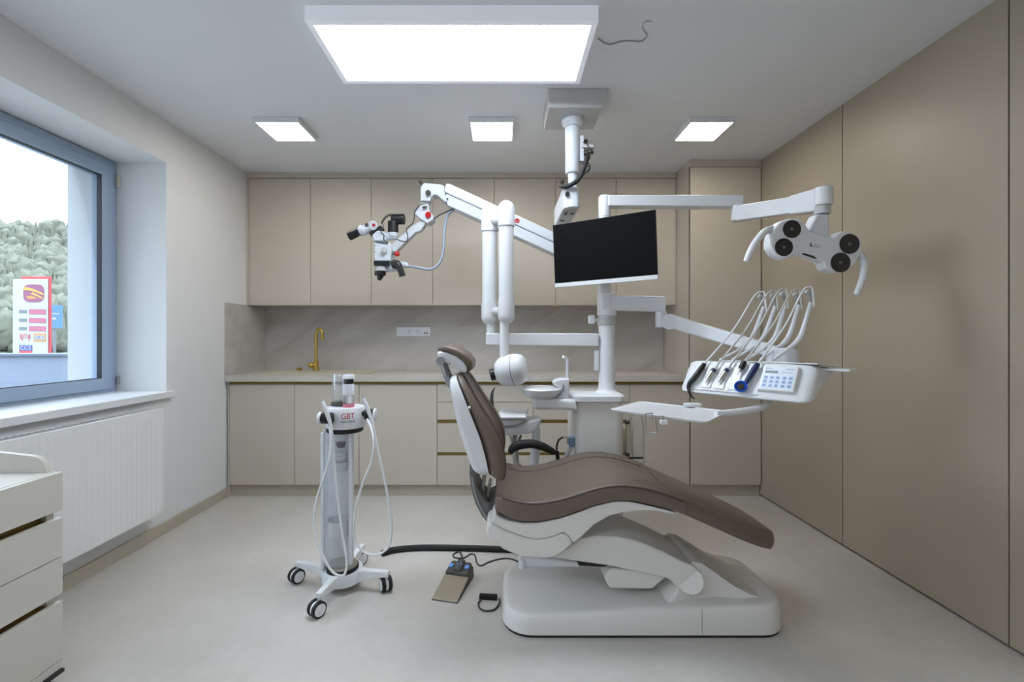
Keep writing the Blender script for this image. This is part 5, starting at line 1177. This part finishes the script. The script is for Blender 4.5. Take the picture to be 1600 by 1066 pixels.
patch([(52, 457), (60, 461), (68.5, 466.5), (68, 468), (58, 463), (48, 459)], 'logo_stripe', M['sign_yellow'], lo, 0.013, 0.02)
patch([(42, 463), (50, 462.5), (58, 465), (57, 467), (48, 467.5), (43, 466.5)], 'logo_stripe', M['sign_orange'], lo, 0.013, 0.02)
for k, py in enumerate((487, 500.5, 513.5)):
    patch([(45.5, py - 3.8), (72, py - 3.2), (72, py + 4.6), (45.5, py + 4)], 'price_display', M['sign_price'], gs)
    patch([(30, py - 2.4), (42, py - 2.2), (42, py + 2.6), (30, py + 2.4)], 'fuel_name', M['sign_grey'], gs)
text('badge_lettering', 'UTA', 0.26, FACE(q(40, 526.5, 0.02)), M['sign_red'], gs, sx=0.85)
m = MB()
for xa, xb, ya, yb in ((32.6, 33.4, 521.5, 528), (46.8, 47.6, 522, 528)):
    m.loft([[q(xa, ya, 0.002), q(xb, ya, 0.002), q(xb + (40 - xb) * 0.35, yb + 5, 0.002), q(xa + (40 - xa) * 0.35, yb + 5, 0.002)], [q(xa, ya, 0.01), q(xb, ya, 0.01), q(xb + (40 - xb) * 0.35, yb + 5, 0.01), q(xa + (40 - xa) * 0.35, yb + 5, 0.01)]])
m.build('badge_shield', M['sign_red'], gs)
bg = patch([(53, 521), (72, 521.5), (72, 534), (53, 533.5)], 'orange_badge', M['sign_orange'], gs)
patch([(54.5, 523.5), (61, 524.5), (66, 524.2), (70.5, 524), (70.5, 531), (62, 530.5), (54.5, 531)], 'badge_field', M['sign_white'], bg, 0.0125, 0.02)
text('badge_lettering', 'DKV', 0.2, FACE(q(62.5, 527.6, 0.024)), M['sign_navy'], gs, sx=0.95)
bb = patch([(30.5, 539), (50.5, 539.3), (50.5, 548.5), (30.5, 548.2)], 'blue_badge', M['sign_navy'], gs)
patch([(30.5, 548.3), (50.5, 548.6), (50.5, 552), (30.5, 551.8)], 'badge_stripe', M['sign_red'], bb)
text('badge_lettering', 'CCS', 0.24, FACE(q(40.5, 543.8, 0.018)), M['sign_white'], gs, sx=1.0)
rs = thing('road_sign', 'blue rectangular road sign on a post beyond the price sign', 'road sign', (-21.5, 22, -0.55))
a, b = P(76, 513, 22), P(96.5, 477, 22)
bp_ = MB().box((a.x, 22, a.z), (b.x, 22.06, b.z)).build('sign_plate', M['sign_blue'], rs, bevel=0.01)
l0, l1 = P(79, 491.5, 22), P(93.5, 490, 22)
MB().box((l0.x, 21.985, l0.z), (l1.x, 21.999, l1.z)).box((P(82, 0, 22).x, 21.985, P(0, 499.5, 22).z), (P(88, 0, 22).x, 21.999, P(0, 496.5, 22).z)).build('sign_line', M['sign_white'], bp_)
pxx = P(82, 0, 22).x; MB().cyl((pxx, 22.1, -0.55), (pxx, 22.1, a.z + 0.3), 0.06).build('post', M['sign_grey'], rs)
# wooded hill
rng = random.Random(3)
def hillz(az, r): return -0.55 + max(0, (r - 44)) * (0.325 + 0.03 * math.sin(az * 7) + 0.02 * math.sin(az * 17 + 1))
m = MB(); rows = []
for r_ in [44 + 4 * i for i in range(11)]:
    row = []
    for k in range(41):
        az = -0.62 - 0.75 * k / 40            # angle from +Y toward -X
        row.append(m.v((math.sin(az) * r_ * 1.0, math.cos(az) * r_, hillz(az, r_) + rng.uniform(-0.2, 0.2))))
    rows.append(row)
for a_, b_ in zip(rows, rows[1:]):
    for k in range(40): m.face((a_[k], a_[k + 1], b_[k + 1], b_[k]))
tag(m.build('hillside', M['hill']), kind='structure')
m = MB()
for i in range(4200):
    az = rng.uniform(-0.66, -1.25); r_ = rng.uniform(46, 84)
    bx_, by_ = math.sin(az) * r_, math.cos(az) * r_; bz_ = hillz(az, r_)
    h_ = rng.uniform(1.8, 3.4); n = 6; conifer = rng.random() < 0.6
    rad_ = h_ * (rng.uniform(0.2, 0.28) if conifer else rng.uniform(0.28, 0.4))
    rings = []
    for t_ in range(7):
        f = t_ / 6; zz = bz_ + h_ * (0.04 + 0.96 * f)
        q_ = rad_ * ((1 - f) * (1.0 if t_ % 2 else 0.62) if conifer else math.sqrt(max(0.0, 1 - (2 * f - 0.85) ** 2 / 1.33)) * (1.0 if t_ % 2 else 0.85)) + 0.05
        rings.append([(bx_ + q_ * rng.uniform(0.84, 1.16) * math.cos(2 * math.pi * (k + t_ * 0.5) / n), by_ + q_ * rng.uniform(0.84, 1.16) * math.sin(2 * math.pi * (k + t_ * 0.5) / n), zz + rng.uniform(-0.06, 0.06) * h_) for k in range(n)])
    m.loft(rings)
fo = m.build('forest', M['leaf'], ang=180)
tag(fo, 'pale hazy forest on the hillside seen through the window', 'forest', kind='stuff')

# ------------------------------------------------------------------ daylight and camera
wd = bpy.data.worlds.new('overcast'); bpy.context.scene.world = wd; wd.use_nodes = True
nt = wd.node_tree; bgn = nt.nodes['Background']
tc = nt.nodes.new('ShaderNodeTexCoord'); sx_ = nt.nodes.new('ShaderNodeSeparateXYZ'); nt.links.new(tc.outputs['Generated'], sx_.inputs[0])
crn = nt.nodes.new('ShaderNodeValToRGB'); e = crn.color_ramp.elements
e[0].position = 0.0; e[0].color = (0.20, 0.215, 0.23, 1); e[1].position = 0.75; e[1].color = (0.82, 0.94, 1.08, 1)
k = e.new(0.22); k.color = (0.26, 0.285, 0.31, 1)
nt.links.new(sx_.outputs['Z'], crn.inputs['Fac']); nt.links.new(crn.outputs['Color'], bgn.inputs['Color'])
bgn.inputs['Strength'].default_value = 8.0

# added area light, unseen behind the camera, brightens surfaces facing it
rl = bpy.data.lights.new('rear_fill_light', 'AREA'); rl.shape = 'RECTANGLE'; rl.size = 1.15; rl.size_y = 0.42; rl.energy = 15; rl.color = (0.93, 0.97, 1.0)
ro = bpy.data.objects.new('rear_fill_light', rl); C.objects.link(ro); ro.location = (-0.2, -0.7, ZC - 0.02)
cam = bpy.data.cameras.new('camera'); co = bpy.data.objects.new('camera', cam); C.objects.link(co)
co.location = (0, 0, CAMZ); co.rotation_euler = (R(90), 0, 0)
cam.sensor_width = 36; cam.lens = 16; cam.shift_x = (800 - CX) / 1600; cam.shift_y = (CY - 533) / 1600
cam.clip_start = 0.05; cam.clip_end = 500
sc = bpy.context.scene
sc.camera = co
sc.view_settings.view_transform = 'Standard'; sc.view_settings.look = 'None'; sc.view_settings.gamma = 1.0; sc.view_settings.use_curve_mapping = False
sc.view_settings.exposure = 0.2
